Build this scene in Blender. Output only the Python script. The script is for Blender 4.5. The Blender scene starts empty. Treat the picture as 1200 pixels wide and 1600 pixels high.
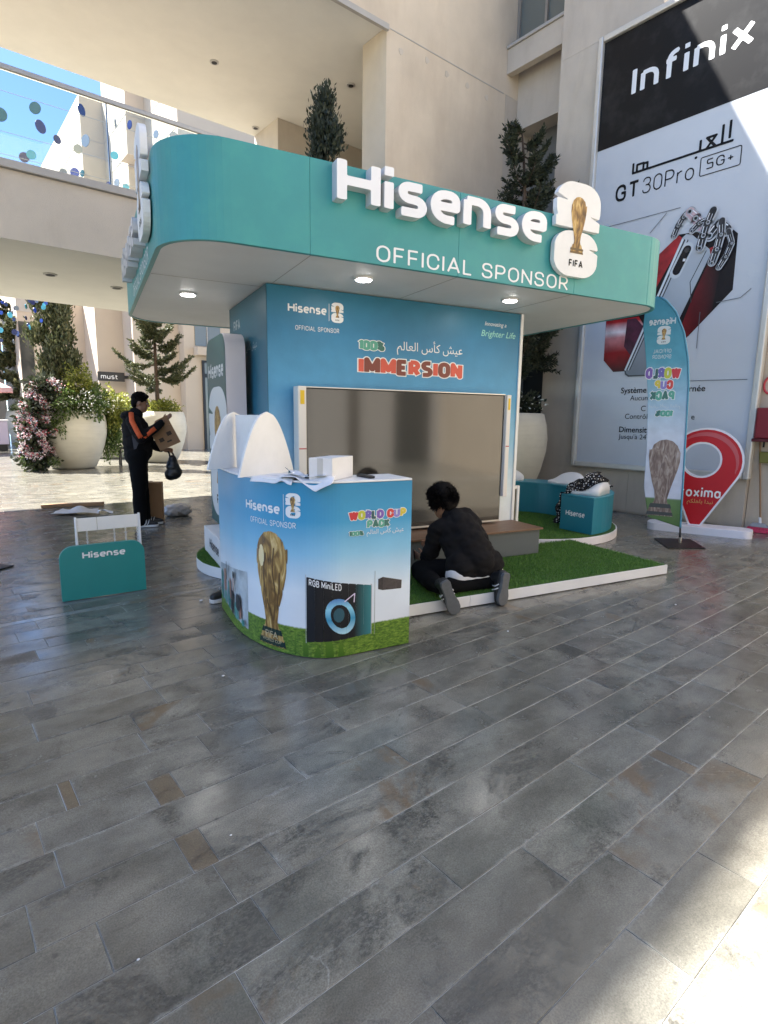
import bpy, bmesh, math, random
import numpy as np
from mathutils import Vector, Matrix
from mathutils.geometry import tessellate_polygon
R = math.radians
random.seed(7); rng = np.random.default_rng(7)
SC = bpy.context.scene
COL = SC.collection

# ------------------------------------------------------------------ camera
F_PX, PITCH, ROLL, YAW = 885.85, 0.163273, 0.014085, 0.884875   # focal length for a 1600 px high frame
CAM_H = 1.45
KY = -0.209204                                                    # heading of the exhibition stand
_cy, _sy = math.cos(YAW), math.sin(YAW)
_f = Vector((_cy*math.cos(PITCH), _sy*math.cos(PITCH), -math.sin(PITCH)))
_r = Vector((_sy, -_cy, 0)); _d = _f.cross(_r)
_c, _s = math.cos(ROLL), math.sin(ROLL)
_right = _c*_r - _s*_d; _down = _s*_r + _c*_d
cam_data = bpy.data.cameras.new('camera'); cam = bpy.data.objects.new('camera', cam_data); COL.objects.link(cam)
m = Matrix.Identity(4)
for i in range(3):
    m[i][0], m[i][1], m[i][2] = _right[i], -_down[i], -_f[i]
m[2][3] = CAM_H
cam.matrix_world = m
cam_data.sensor_fit = 'VERTICAL'; cam_data.sensor_height = 24; cam_data.lens = F_PX/1600*24
cam_data.clip_start = 0.05; cam_data.clip_end = 500
SC.camera = cam

# ------------------------------------------------------------------ sky, sun, exposure
TO_SUN = Vector((-0.85, 1.0, 1.87)).normalized()
world = bpy.data.worlds.new('World'); SC.world = world; world.use_nodes = True
wn = world.node_tree.nodes; bg = wn['Background']
sky = wn.new('ShaderNodeTexSky'); sky.sky_type = 'NISHITA'; sky.sun_disc = False
sky.sun_elevation = math.asin(TO_SUN.z); sky.sun_rotation = math.atan2(TO_SUN.x, TO_SUN.y)
sky.altitude = 3000; sky.air_density = 0.9; sky.dust_density = 0.0; sky.ozone_density = 4.0
world.node_tree.links.new(sky.outputs[0], bg.inputs[0]); bg.inputs[1].default_value = 0.054
sl = bpy.data.lights.new('sun', 'SUN'); sl.energy = 3.4; sl.angle = R(0.55); sl.color = (1, 0.965, 0.91)
sun = bpy.data.objects.new('sun', sl); COL.objects.link(sun)
sun.rotation_euler = (-TO_SUN).to_track_quat('-Z', 'Y').to_euler()
sun.location = (-10, 12, 25)
SC.view_settings.view_transform = 'Standard'; SC.view_settings.look = 'None'
SC.view_settings.gamma = 1; SC.view_settings.use_curve_mapping = False
SC.view_settings.exposure = 3.05
SC.cycles.use_denoising = True
SC.cycles.max_bounces = 8; SC.cycles.diffuse_bounces = 5; SC.cycles.glossy_bounces = 4; SC.cycles.transparent_max_bounces = 12
SC.cycles.sample_clamp_indirect = 6; SC.cycles.caustics_reflective = False; SC.cycles.caustics_refractive = False

# ------------------------------------------------------------------ materials
def srgb(r, g, b):
    def c(v):
        v /= 255.0
        return v/12.92 if v <= .04045 else ((v+.055)/1.055)**2.4
    return (c(r), c(g), c(b))
MATS = {}
def mat(name, col, rough=.6, metal=0., noise=None, bump=None, spec=.5, emit=None, alpha=None, trans=0., stain=None, coords='Object', coat=0.):
    """noise=(scale, amount[, stretch]); bump=(scale, strength); stain=(scale, colour, amount)"""
    if name in MATS: return MATS[name]
    M = bpy.data.materials.new(name); M.use_nodes = True; MATS[name] = M
    nt = M.node_tree; N = nt.nodes; L = nt.links; b = N['Principled BSDF']
    b.inputs['Base Color'].default_value = (*col, 1); b.inputs['Roughness'].default_value = rough
    b.inputs['Metallic'].default_value = metal; b.inputs['Specular IOR Level'].default_value = spec
    if coat: b.inputs['Coat Weight'].default_value = coat; b.inputs['Coat Roughness'].default_value = .1
    if trans: b.inputs['Transmission Weight'].default_value = trans
    if emit: b.inputs['Emission Color'].default_value = (*emit[0], 1); b.inputs['Emission Strength'].default_value = emit[1]
    tc = N.new('ShaderNodeTexCoord') if coords != 'World' else N.new('ShaderNodeNewGeometry')
    out = tc.outputs['Position'] if coords == 'World' else tc.outputs[coords]
    cur = None
    if noise:
        n = N.new('ShaderNodeTexNoise'); n.inputs['Scale'].default_value = noise[0]; n.inputs['Detail'].default_value = 6; n.inputs['Roughness'].default_value = .6
        src = out
        if len(noise) > 2:
            mp = N.new('ShaderNodeMapping'); mp.inputs['Scale'].default_value = noise[2]; L.new(out, mp.inputs[0]); src = mp.outputs[0]
        L.new(src, n.inputs['Vector'])
        mr = N.new('ShaderNodeMapRange'); mr.inputs[1].default_value = .3; mr.inputs[2].default_value = .7
        mr.inputs[3].default_value = 1-noise[1]; mr.inputs[4].default_value = 1+noise[1]; L.new(n.outputs[0], mr.inputs[0])
        vm = N.new('ShaderNodeVectorMath'); vm.operation = 'SCALE'; vm.inputs[0].default_value = col
        L.new(mr.outputs[0], vm.inputs['Scale']); cur = vm.outputs[0]
    if stain:
        n2 = N.new('ShaderNodeTexNoise'); n2.inputs['Scale'].default_value = stain[0]; n2.inputs['Detail'].default_value = 8; n2.inputs['Roughness'].default_value = .65
        if len(stain) > 3:
            mp2 = N.new('ShaderNodeMapping'); mp2.inputs['Scale'].default_value = stain[3]; L.new(out, mp2.inputs[0]); L.new(mp2.outputs[0], n2.inputs['Vector'])
        else: L.new(out, n2.inputs['Vector'])
        mr2 = N.new('ShaderNodeMapRange'); mr2.inputs[1].default_value = .49; mr2.inputs[2].default_value = .68; mr2.inputs[4].default_value = stain[2]
        L.new(n2.outputs[0], mr2.inputs[0])
        mx = N.new('ShaderNodeMix'); mx.data_type = 'RGBA'; mx.inputs[7].default_value = (*stain[1], 1)
        if cur is not None: L.new(cur, mx.inputs[6])
        else: mx.inputs[6].default_value = (*col, 1)
        L.new(mr2.outputs[0], mx.inputs[0]); cur = mx.outputs[2]
    if cur is not None: L.new(cur, b.inputs['Base Color'])
    if bump:
        n3 = N.new('ShaderNodeTexNoise'); n3.inputs['Scale'].default_value = bump[0]; n3.inputs['Detail'].default_value = 5
        L.new(out, n3.inputs['Vector'])
        bp = N.new('ShaderNodeBump'); bp.inputs['Strength'].default_value = bump[1]; bp.inputs['Distance'].default_value = .02
        L.new(n3.outputs[0], bp.inputs['Height']); L.new(bp.outputs[0], b.inputs['Normal'])
    return M

def ramp_mat(name, stops, axis=2, lo=0., hi=1., rough=.45, noise=None, wav=0., spec=.4, mode='LINEAR', bump=None):
    """printed colour gradient along an object axis"""
    M = bpy.data.materials.new(name); M.use_nodes = True; MATS[name] = M
    nt = M.node_tree; N = nt.nodes; L = nt.links; b = N['Principled BSDF']
    b.inputs['Roughness'].default_value = rough; b.inputs['Specular IOR Level'].default_value = spec
    tc = N.new('ShaderNodeTexCoord'); sx = N.new('ShaderNodeSeparateXYZ'); L.new(tc.outputs['Object'], sx.inputs[0])
    mr = N.new('ShaderNodeMapRange'); mr.inputs[1].default_value = lo; mr.inputs[2].default_value = hi
    src = sx.outputs[axis]
    if wav:
        n = N.new('ShaderNodeTexNoise'); n.inputs['Scale'].default_value = 60; n.inputs['Detail'].default_value = 3; L.new(tc.outputs['Object'], n.inputs['Vector'])
        ma = N.new('ShaderNodeMath'); ma.operation = 'MULTIPLY_ADD'; ma.inputs[1].default_value = wav; L.new(n.outputs[0], ma.inputs[0]); L.new(src, ma.inputs[2]); src = ma.outputs[0]
    L.new(src, mr.inputs[0])
    cr = N.new('ShaderNodeValToRGB'); cr.color_ramp.interpolation = mode
    els = cr.color_ramp.elements
    while len(els) < len(stops): els.new(.5)
    for e, (p, c) in zip(els, stops): e.position = p; e.color = (*c, 1)
    L.new(mr.outputs[0], cr.inputs[0]); cur = cr.outputs[0]
    if noise:
        n = N.new('ShaderNodeTexNoise'); n.inputs['Scale'].default_value = noise[0]; n.inputs['Detail'].default_value = 6
        L.new(tc.outputs['Object'], n.inputs['Vector'])
        m2 = N.new('ShaderNodeMapRange'); m2.inputs[1].default_value = .3; m2.inputs[2].default_value = .7; m2.inputs[3].default_value = 1-noise[1]; m2.inputs[4].default_value = 1+noise[1]
        L.new(n.outputs[0], m2.inputs[0]); vm = N.new('ShaderNodeVectorMath'); vm.operation = 'SCALE'; L.new(cur, vm.inputs[0]); L.new(m2.outputs[0], vm.inputs['Scale']); cur = vm.outputs[0]
    L.new(cur, b.inputs['Base Color'])
    if bump:
        n3 = N.new('ShaderNodeTexNoise'); n3.inputs['Scale'].default_value = bump[0]; L.new(tc.outputs['Object'], n3.inputs['Vector'])
        bp = N.new('ShaderNodeBump'); bp.inputs['Strength'].default_value = bump[1]; bp.inputs['Distance'].default_value = .02
        L.new(n3.outputs[0], bp.inputs['Height']); L.new(bp.outputs[0], b.inputs['Normal'])
    return M

# ------------------------------------------------------------------ mesh helpers
def frame_rot(frame): return KY if frame == 'K' else 0.
def to_world(p, frame):
    a = frame_rot(frame); c, s = math.cos(a), math.sin(a)
    return Vector((p[0]*c-p[1]*s, p[0]*s+p[1]*c, p[2]))
def set_tag(o, label=None, cat=None, group=None, kind=None):
    for k, v in (('label', label), ('category', cat), ('group', group), ('kind', kind)):
        if v: o[k] = v
    return o
def thing(name, label, cat, base=(0, 0, 0), frame='W', group=None, rot=0.):
    o = bpy.data.objects.new(name, None); COL.objects.link(o); o.empty_display_size = .1
    o.location = to_world(base, frame); o.rotation_euler = (0, 0, frame_rot(frame)+rot)
    o['_b'] = tuple(base); o['_f'] = frame
    return set_tag(o, label, cat, group)
class MB:
    """collects geometry given in frame coordinates"""
    def __init__(s): s.v = []; s.f = []
    def add(s, vs, fs):
        n = len(s.v); s.v += [tuple(p) for p in vs]; s.f += [tuple(i+n for i in f) for f in fs]; return s
    def box(s, x0, x1, y0, y1, z0, z1):
        return s.add([(x0,y0,z0),(x1,y0,z0),(x1,y1,z0),(x0,y1,z0),(x0,y0,z1),(x1,y0,z1),(x1,y1,z1),(x0,y1,z1)],
                     [(3,2,1,0),(4,5,6,7),(0,1,5,4),(1,2,6,5),(2,3,7,6),(3,0,4,7)])
    def hexa(s, p):   # 8 points: bottom ring ccw, top ring ccw
        return s.add(p, [(3,2,1,0),(4,5,6,7),(0,1,5,4),(1,2,6,5),(2,3,7,6),(3,0,4,7)])
    def prism(s, poly, z0, z1, caps=True):
        n = len(poly); vs = [(x, y, z0) for x, y in poly]+[(x, y, z1) for x, y in poly]
        fs = [(i, (i+1) % n, n+(i+1) % n, n+i) for i in range(n)]
        if caps: fs += [tuple(range(n-1, -1, -1)), tuple(range(n, 2*n))]
        return s.add(vs, fs)
    def tube(s, pts, r, seg=8, caps=True):
        pts = [Vector(p) for p in pts]; rr = [float(q) for q in r] if hasattr(r, '__len__') else [r]*len(pts); base = len(s.v); vs = []; fs = []
        up = None
        for i, p in enumerate(pts):
            t = (pts[min(i+1, len(pts)-1)]-pts[max(i-1, 0)]).normalized()
            if up is None: up = Vector((0, 0, 1)) if abs(t.z) < .9 else Vector((1, 0, 0))
            u = t.cross(up)
            if u.length < 1e-4: u = t.orthogonal()
            u.normalize(); w = u.cross(t).normalized(); up = w
            for k in range(seg):
                a = 2*math.pi*k/seg; vs.append(p+rr[i]*(u*math.cos(a)+w*math.sin(a)))
        for i in range(len(pts)-1):
            for k in range(seg):
                fs.append((i*seg+k, i*seg+(k+1) % seg, (i+1)*seg+(k+1) % seg, (i+1)*seg+k))
        if caps: fs.append(tuple(range(seg-1, -1, -1))); fs.append(tuple((len(pts)-1)*seg+k for k in range(seg)))
        return s.add(vs, fs)
    def lathe(s, prof, c=(0, 0), seg=40, cap0=True, cap1=True):
        vs = []; fs = []; n = len(prof)
        for r, z in prof:
            for k in range(seg):
                a = 2*math.pi*k/seg; vs.append((c[0]+r*math.cos(a), c[1]+r*math.sin(a), z))
        for i in range(n-1):
            for k in range(seg): fs.append((i*seg+k, i*seg+(k+1) % seg, (i+1)*seg+(k+1) % seg, (i+1)*seg+k))
        if cap0: fs.append(tuple(range(seg-1, -1, -1)))
        if cap1: fs.append(tuple((n-1)*seg+k for k in range(seg)))
        return s.add(vs, fs)
    def build(s, name, material, parent=None, base=None, frame='W', bev=0, smooth=False, seg=2, kind=None):
        root = parent
        while root is not None and root.parent is not None: root = root.parent
        if root is not None:
            base = tuple(root['_b']) if '_b' in root else (0, 0, 0)
        else:
            base = base or (0, 0, 0)
        me = bpy.data.meshes.new(name)
        me.from_pydata([(x-base[0], y-base[1], z-base[2]) for x, y, z in s.v], [], s.f); me.update()
        if material is not None:
            for mm in (material if isinstance(material, (list, tuple)) else [material]): me.materials.append(mm)
        if smooth:
            for p in me.polygons: p.use_smooth = True
        o = bpy.data.objects.new(name, me); COL.objects.link(o)
        if parent is not None: o.parent = parent
        else:
            o.location = to_world(base, frame); o.rotation_euler = (0, 0, frame_rot(frame)); o['_b'] = tuple(base); o['_f'] = frame
        if bev:
            bm = o.modifiers.new('bevel', 'BEVEL'); bm.width = bev; bm.segments = seg; bm.limit_method = 'ANGLE'; bm.angle_limit = R(40)
        if kind: o['kind'] = kind
        return o
def rrect(x0, x1, y0, y1, r, n=6, corners=(1, 1, 1, 1)):
    """rounded rectangle outline, ccw from lower left; r may be a list"""
    rs = [r*c for c in corners]; pts = []
    for (cx, cy, a0), rr in zip(((x0, y0, 180), (x1, y0, 270), (x1, y1, 0), (x0, y1, 90)), rs):
        if rr <= 0: pts.append((cx, cy)); continue
        sx = 1 if cx == x0 else -1; sy = 1 if cy == y0 else -1
        for k in range(n+1):
            a = R(a0+90*k/n); pts.append((cx+sx*rr+rr*math.cos(a), cy+sy*rr+rr*math.sin(a)))
    return pts

# ------------------------------------------------------------------ flat shapes: signed fields -> outlines
def contours(fn, x0, x1, y0, y1, res):
    nx = max(8, int((x1-x0)/res)); ny = max(8, int((y1-y0)/res))
    xs = np.linspace(x0, x1, nx); ys = np.linspace(y0, y1, ny); X, Y = np.meshgrid(xs, ys)
    D = fn(X, Y) if callable(fn) else fn
    D = np.where(np.abs(D) < 1e-9, 1e-9, D)
    ins = D < 0
    ins[0, :] = ins[-1, :] = False; ins[:, 0] = ins[:, -1] = False
    D = np.where(ins, np.minimum(D, -1e-9), np.maximum(D, 1e-9))
    code = ins[:-1, :-1]*1+ins[:-1, 1:]*2+ins[1:, 1:]*4+ins[1:, :-1]*8
    segs = {}
    def pt(e):
        k, i, j = e
        if k == 0: t = D[i, j]/(D[i, j]-D[i, j+1]); return (xs[j]+t*(xs[j+1]-xs[j]), ys[i])
        t = D[i, j]/(D[i, j]-D[i+1, j]); return (xs[j], ys[i]+t*(ys[i+1]-ys[i]))
    T = {1: [(3, 0)], 2: [(0, 1)], 3: [(3, 1)], 4: [(1, 2)], 5: [(3, 2), (1, 0)], 6: [(0, 2)], 7: [(3, 2)], 8: [(2, 3)], 9: [(2, 0)], 10: [(0, 3), (2, 1)], 11: [(2, 1)], 12: [(1, 3)], 13: [(1, 0)], 14: [(0, 3)]}
    for i, j in zip(*np.nonzero((code > 0) & (code < 15))):
        ed = ((0, i, j), (1, i, j+1), (0, i+1, j), (1, i, j))
        for a, b in T[code[i, j]]: segs[ed[a]] = ed[b]
    out = []
    while segs:
        st, nx_ = segs.popitem(); loop = [st]
        while nx_ != st and nx_ in segs: loop.append(nx_); nx_ = segs.pop(nx_)
        if len(loop) > 5: out.append([pt(e) for e in loop])
    return [simplify(c, res*.16) for c in out]
def simplify(P, tol):
    if len(P) < 6: return P
    P = np.array(P); n = len(P); k = int(np.argmax(((P-P[0])**2).sum(1)))
    keep = np.zeros(n+1, bool); Q = np.vstack([P, P[:1]]); keep[[0, k, n]] = True; st = [(0, k), (k, n)]
    while st:
        a, b = st.pop()
        if b-a < 2: continue
        d = Q[b]-Q[a]; L = math.hypot(*d) or 1e-9; s = Q[a+1:b]-Q[a]
        h = np.abs(d[0]*s[:, 1]-d[1]*s[:, 0])/L; i = int(np.argmax(h))
        if h[i] > tol: keep[a+1+i] = True; st += [(a, a+1+i), (a+1+i, b)]
    return [tuple(p) for p in Q[:-1][keep[:-1]]]
def rbox(X, Y, cx, cy, hx, hy, r):
    qx = np.abs(X-cx)-hx+r; qy = np.abs(Y-cy)-hy+r
    return np.minimum(np.maximum(qx, qy), 0)+np.hypot(np.maximum(qx, 0), np.maximum(qy, 0))-r
def half(X, Y, x, y, nx, ny): return (X-x)*nx+(Y-y)*ny
def round_path(pts, closed, r0):
    n = len(pts); out = []
    for i, p in enumerate(pts):
        rr = p[2] if len(p) > 2 else r0; p = Vector(p[:2])
        if (not closed and i in (0, n-1)) or rr <= 0: out.append(tuple(p)); continue
        a = Vector(pts[i-1][:2]); b = Vector(pts[(i+1) % n][:2]); ua = (a-p); ub = (b-p); la, lb = ua.length, ub.length; ua.normalize(); ub.normalize()
        ea = .5 if (closed or i-1 > 0) else 1.; eb = .5 if (closed or i+1 < n-1) else 1.
        d = min(rr, la*ea*.999, lb*eb*.999)
        q0, q1 = p+ua*d, p+ub*d
        for k in range(7):
            t = k/6; out.append(tuple((1-t)**2*q0+2*t*(1-t)*(p*.82+(q0+q1)*.09)+t*t*q1))
    return out
def stroke_field(X, Y, pts, closed, w, butt=True):
    D = np.full(X.shape, 9.); n = len(pts); segs = [(pts[i], pts[(i+1) % n]) for i in range(n if closed else n-1)]
    for i, (a, b) in enumerate(segs):
        dx, dy = b[0]-a[0], b[1]-a[1]; L = math.hypot(dx, dy)
        if L < 1e-6:
            D = np.minimum(D, np.maximum(np.abs(X-a[0]), np.abs(Y-a[1]))-w/2); continue
        u = ((X-a[0])*dx+(Y-a[1])*dy)/L; v = np.abs((X-a[0])*dy-(Y-a[1])*dx)/L
        e0 = np.maximum(-u, 0); e1 = np.maximum(u-L, 0)
        d = np.hypot(v, np.maximum(e0, e1))-w/2
        if butt and not closed:
            if i == 0: d = np.where(u < 0, np.maximum(v-w/2, -u), d)
            if i == len(segs)-1: d = np.where(u > L, np.maximum(v-w/2, u-L), d)
        D = np.minimum(D, d)
    return D
# stroke alphabet on a cap height of 1: width, strokes (closed, points, corner radius)
xh = .7
GL = {
 'H': (.74, [(0,[(0,0),(0,1)],0),(0,[(.74,0),(.74,1)],0),(0,[(0,.5),(.74,.5)],0)]),
 'I': (0, [(0,[(0,0),(0,1)],0)]), 'O': (.72, [(1,[(0,0),(.72,0),(.72,1),(0,1)],.4)]),
 'F': (.56, [(0,[(0,0),(0,1),(.56,1)],0),(0,[(0,.5),(.5,.5)],0)]),
 'E': (.58, [(0,[(.58,0),(0,0),(0,1),(.58,1)],0),(0,[(0,.5),(.5,.5)],0)]),
 'C': (.7, [(0,[(.7,.7),(.7,1),(0,1),(0,0),(.7,0),(.7,.3)],.4)]),
 'G': (.72, [(0,[(.7,.72),(.7,1),(0,1),(0,0),(.72,0),(.72,.47,0),(.42,.47)],.4)]),
 'A': (.76, [(0,[(0,0),(.38,1),(.76,0)],0),(0,[(.14,.3),(.62,.3)],0)]),
 'L': (.52, [(0,[(0,1),(0,0),(.52,0)],0)]),
 'S': (.66, [(0,[(.64,.76),(.64,1),(.02,1),(.02,.52),(.66,.5),(.66,0),(0,0),(0,.24)],.26)]),
 'P': (.64, [(0,[(0,0),(0,1)],0),(0,[(0,1),(.64,1),(.64,.44),(0,.44)],.28)]),
 'N': (.7, [(0,[(0,0),(0,1),(.7,0),(.7,1)],0)]),
 'R': (.66, [(0,[(0,0),(0,1)],0),(0,[(0,1),(.62,1),(.62,.46),(0,.46)],.27),(0,[(.3,.46),(.66,0)],0)]),
 'B': (.66, [(0,[(0,0),(0,1)],0),(0,[(0,1),(.6,1),(.6,.53),(0,.53)],.24),(0,[(0,.53),(.66,.53),(.66,0),(0,0)],.26)]),
 'M': (.9, [(0,[(0,0),(0,1),(.45,.22),(.9,1),(.9,0)],0)]),
 'D': (.7, [(0,[(0,0),(0,1)],0),(0,[(0,1),(.7,1),(.7,0),(0,0)],.36)]),
 'T': (.7, [(0,[(0,1),(.7,1)],0),(0,[(.35,1),(.35,0)],0)]),
 'W': (1.1, [(0,[(0,1),(.28,0),(.55,.9),(.82,0),(1.1,1)],0)]),
 'U': (.7, [(0,[(0,1),(0,0),(.7,0),(.7,1)],.36)]),
 'K': (.68, [(0,[(0,0),(0,1)],0),(0,[(.66,1),(0,.42)],0),(0,[(.2,.58),(.68,0)],0)]),
 'i': (0, [(0,[(0,0),(0,xh)],0),(0,[(0,.98),(0,.98)],0)]),
 's': (.5, [(0,[(.48,xh),(.02,xh),(.02,.37),(.5,.34),(.5,0),(0,0)],.2)]),
 'e': (.54, [(0,[(.02,.36),(.54,.36,0),(.54,xh),(0,xh),(0,0),(.5,0)],.34)]),
 'n': (.54, [(0,[(0,0),(0,xh)],0),(0,[(0,xh),(.54,xh),(.54,0)],.3)]),
 'm': (.9, [(0,[(0,0),(0,xh)],0),(0,[(0,xh),(.45,xh),(.45,0)],.22),(0,[(.45,xh),(.9,xh),(.9,0)],.22)]),
 'u': (.54, [(0,[(0,xh),(0,0),(.54,0)],.3),(0,[(.54,xh),(.54,0)],0)]),
 't': (.36, [(0,[(.1,.95),(.1,0),(.36,0)],.2),(0,[(0,xh),(.36,xh)],0)]),
 'o': (.58, [(1,[(0,0),(.58,0),(.58,xh),(0,xh)],.34)]),
 'a': (.56, [(1,[(0,0),(.56,0),(.56,xh),(0,xh)],.33),(0,[(.56,0),(.56,xh)],0)]),
 'p': (.58, [(1,[(0,0),(.58,0),(.58,xh),(0,xh)],.33),(0,[(0,-.3),(0,xh)],0)]),
 'r': (.34, [(0,[(0,0),(0,xh)],0),(0,[(0,.3),(0,xh),(.34,xh)],.26)]),
 'f': (.4, [(0,[(.12,0),(.12,1),(.42,1)],.26),(0,[(0,xh),(.36,xh)],0)]),
 'x': (.56, [(0,[(0,0),(.56,xh)],0),(0,[(0,xh),(.56,0)],0)]),
 '0': (.62, [(1,[(0,0),(.62,0),(.62,1),(0,1)],.38)]), '1': (.22, [(0,[(0,.82),(.22,1),(.22,0)],0)]),
 '3': (.6, [(0,[(.02,.8),(.02,1),(.58,1),(.58,.52),(.2,.52)],.26),(0,[(.2,.52),(.6,.52),(.6,0),(0,0),(0,.2)],.26)]),
 '5': (.62, [(0,[(.6,1),(.05,1),(.05,.56),(.62,.56),(.62,0),(0,0)],.12)]),
 '+': (.5, [(0,[(0,.45),(.5,.45)],0),(0,[(.25,.2),(.25,.7)],0)]),
 '%': (.6, [(1,[(0,.62),(.24,.62),(.24,1),(0,1)],.12),(1,[(.36,0),(.6,0),(.6,.38),(.36,.38)],.12),(0,[(.5,1),(.1,0)],0)]),
}
def lettering(s, h, w=.16, track=.2, sx=1., shear=0., res=.035, space=.45, grow=0., each=False):
    """outlines of a word; h cap height in metres, w stroke width (of cap height), track gap between strokes"""
    x = 0.; strokes = []; cells = []
    for ch in s:
        if ch == ' ': x += space; continue
        gw, gs = GL[ch]; gw *= sx
        cells.append((x, [(c, round_path([(p[0]*sx+x, p[1])+tuple(p[2:]) for p in pts], c, r)) for c, pts, r in gs]))
        x += gw+w+track
    tot = x-track-w
    def field(gs):
        def fn(X, Y):
            D = np.full(X.shape, 9.)
            for c, p in gs: D = np.minimum(D, stroke_field(X-shear*Y, Y*(1-w)/1+w*0 if False else Y, p, c, w))
            return D-grow
        return fn
    yl = min(-.15, min(p[1] for _, gs in cells for c, pp in gs for p in pp))-w-grow
    def run(gs, a, b): return [[((px_)*h, py_*h) for px_, py_ in c] for c in contours(field(gs), a-w-grow-.1-abs(shear)*.4, b+w+grow+.15+abs(shear)*1.1, yl, 1.15+w+grow, res)]
    if each: return [run(gs, min(p[0] for c, pp in gs for p in pp), max(p[0] for c, pp in gs for p in pp)) for _, gs in cells], tot*h
    return run([g for _, gs in cells for g in gs], 0, tot), tot*h
def tess(loops):
    """triangulate outlines: outer loops one by one, each with the holes that lie directly in it"""
    loops = [l for l in loops if len(l) > 2]
    def inside(p, l):
        c = False
        for (x0, y0), (x1, y1) in zip(l, l[1:]+l[:1]):
            if (y0 > p[1]) != (y1 > p[1]) and p[0] < (x1-x0)*(p[1]-y0)/(y1-y0)+x0: c = not c
        return c
    bb_ = [(min(p[0] for p in l), max(p[0] for p in l), min(p[1] for p in l), max(p[1] for p in l)) for l in loops]
    n = len(loops); par = [[j for j in range(n) if j != i and bb_[j][0] <= loops[i][0][0] <= bb_[j][1] and bb_[j][2] <= loops[i][0][1] <= bb_[j][3] and inside(loops[i][0], loops[j])] for i in range(n)]
    v2 = []; tr = []
    for i in range(n):
        if len(par[i]) % 2: continue
        grp = [loops[i]]+[loops[j] for j in range(n) if i in par[j] and len(par[j]) == len(par[i])+1]
        o = len(v2); v2 += [tuple(p) for l in grp for p in l]
        tr += [tuple(o+k for k in t) for t in tessellate_polygon([[Vector((x, y, 0)) for x, y in l] for l in grp])]
    return v2, tr
def lay(mb, loops, fn, depth=0., off=.0):
    """lay outlines on a surface: fn(u, v, d) -> point, d is the distance off the surface. depth>0 extrudes"""
    v2, tr = tess(loops)
    def area(t):
        a, b, c = (v2[i] for i in t); return (b[0]-a[0])*(c[1]-a[1])-(b[1]-a[1])*(c[0]-a[0])
    tr = [t if area(t) > 0 else t[::-1] for t in tr if abs(area(t)) > 1e-12]
    mb.add([fn(x, y, off+depth) for x, y in v2], tr)
    if depth:
        for l in loops:
            n = len(l); vs = [fn(x, y, off) for x, y in l]+[fn(x, y, off+depth) for x, y in l]
            mb.add(vs, [(i, (i+1) % n, n+(i+1) % n, n+i) for i in range(n)])
    return mb
# words set in the built-in font (all converted at once)
_FONT_JOBS = {}
def ar(*words): return ' '.join(''.join(chr(c) for c in reversed(w)) for w in reversed(words))
AISH = [0xFECB,0xFEF4,0xFEB6]; KAS = [0xFEDB,0xFE84,0xFEB1]; ALAM = [0xFE8D,0xFEDF,0xFECC,0xFE8E,0xFEDF,0xFEE2]
WORDS = {'cup_ar': ar(AISH, KAS, ALAM), 'sys': 'Système R', 'rnee': 'rnée', 'auc': 'Aucune', 'ctl': 'Contrôle', 'cc': 'C', 'dim': 'Dimensity', 'jus': 'Jusqu\u2019à 24',
         'inn': 'Innovating a', 'bri': 'Brighter Life', 'prx_ar': ar([0xFEE7,0xFE92,0xFEAA,0xFE8D], [0xFE91,0xFE8E,0xFEEB,0xFEE0,0xFEDC,0xFEE2]), 'ee': 'e', 'fwc1': 'FIFA', 'fwc2': 'WORLD CUP'}
def _fonts():
    obs = {}
    for k, s in WORDS.items():
        c = bpy.data.curves.new(k, 'FONT'); c.body = s; c.size = 1; c.resolution_u = 3
        if k in ('sys', 'dim', 'rnee'): c.offset = .012
        o = bpy.data.objects.new(k, c); COL.objects.link(o); obs[k] = o
    dg = bpy.context.evaluated_depsgraph_get(); out = {}
    for k, o in obs.items():
        me = o.evaluated_get(dg).to_mesh(); vs = [(v.co.x, v.co.y) for v in me.vertices]; fs = [tuple(p.vertices) for p in me.polygons]
        x0 = min(v[0] for v in vs); out[k] = ([(x-x0, y) for x, y in vs], fs, max(v[0] for v in vs)-x0)
        o.evaluated_get(dg).to_mesh_clear()
    for o in obs.values():
        c = o.data; bpy.data.objects.remove(o); bpy.data.curves.remove(c)
    return out
FONT = _fonts()
def lay_font(mb, key, fn, size=None, width=None, off=0., shear=0., x=0., y=0.):
    vs, fs, w = FONT[key]; k = size if size else width/w
    fs2 = []
    for f in fs:
        a, b, c = vs[f[0]], vs[f[1]], vs[f[2]]
        fs2.append(f)
    mb.add([fn(x+k*(u+shear*v), y+k*v, off) for u, v in vs], fs2); return mb

# ------------------------------------------------------------------ common materials
white_lam = mat('white_laminate', (.78, .77, .76), .42, noise=(3, .04), bump=(60, .03))
white_board = mat('white_foam_board', (.8, .79, .77), .6, noise=(5, .05), bump=(25, .05))
white_ink = mat('white_ink', (.82, .82, .82), .5)
black_ink = mat('black_ink', (.006, .006, .007), .5, spec=.2)
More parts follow.
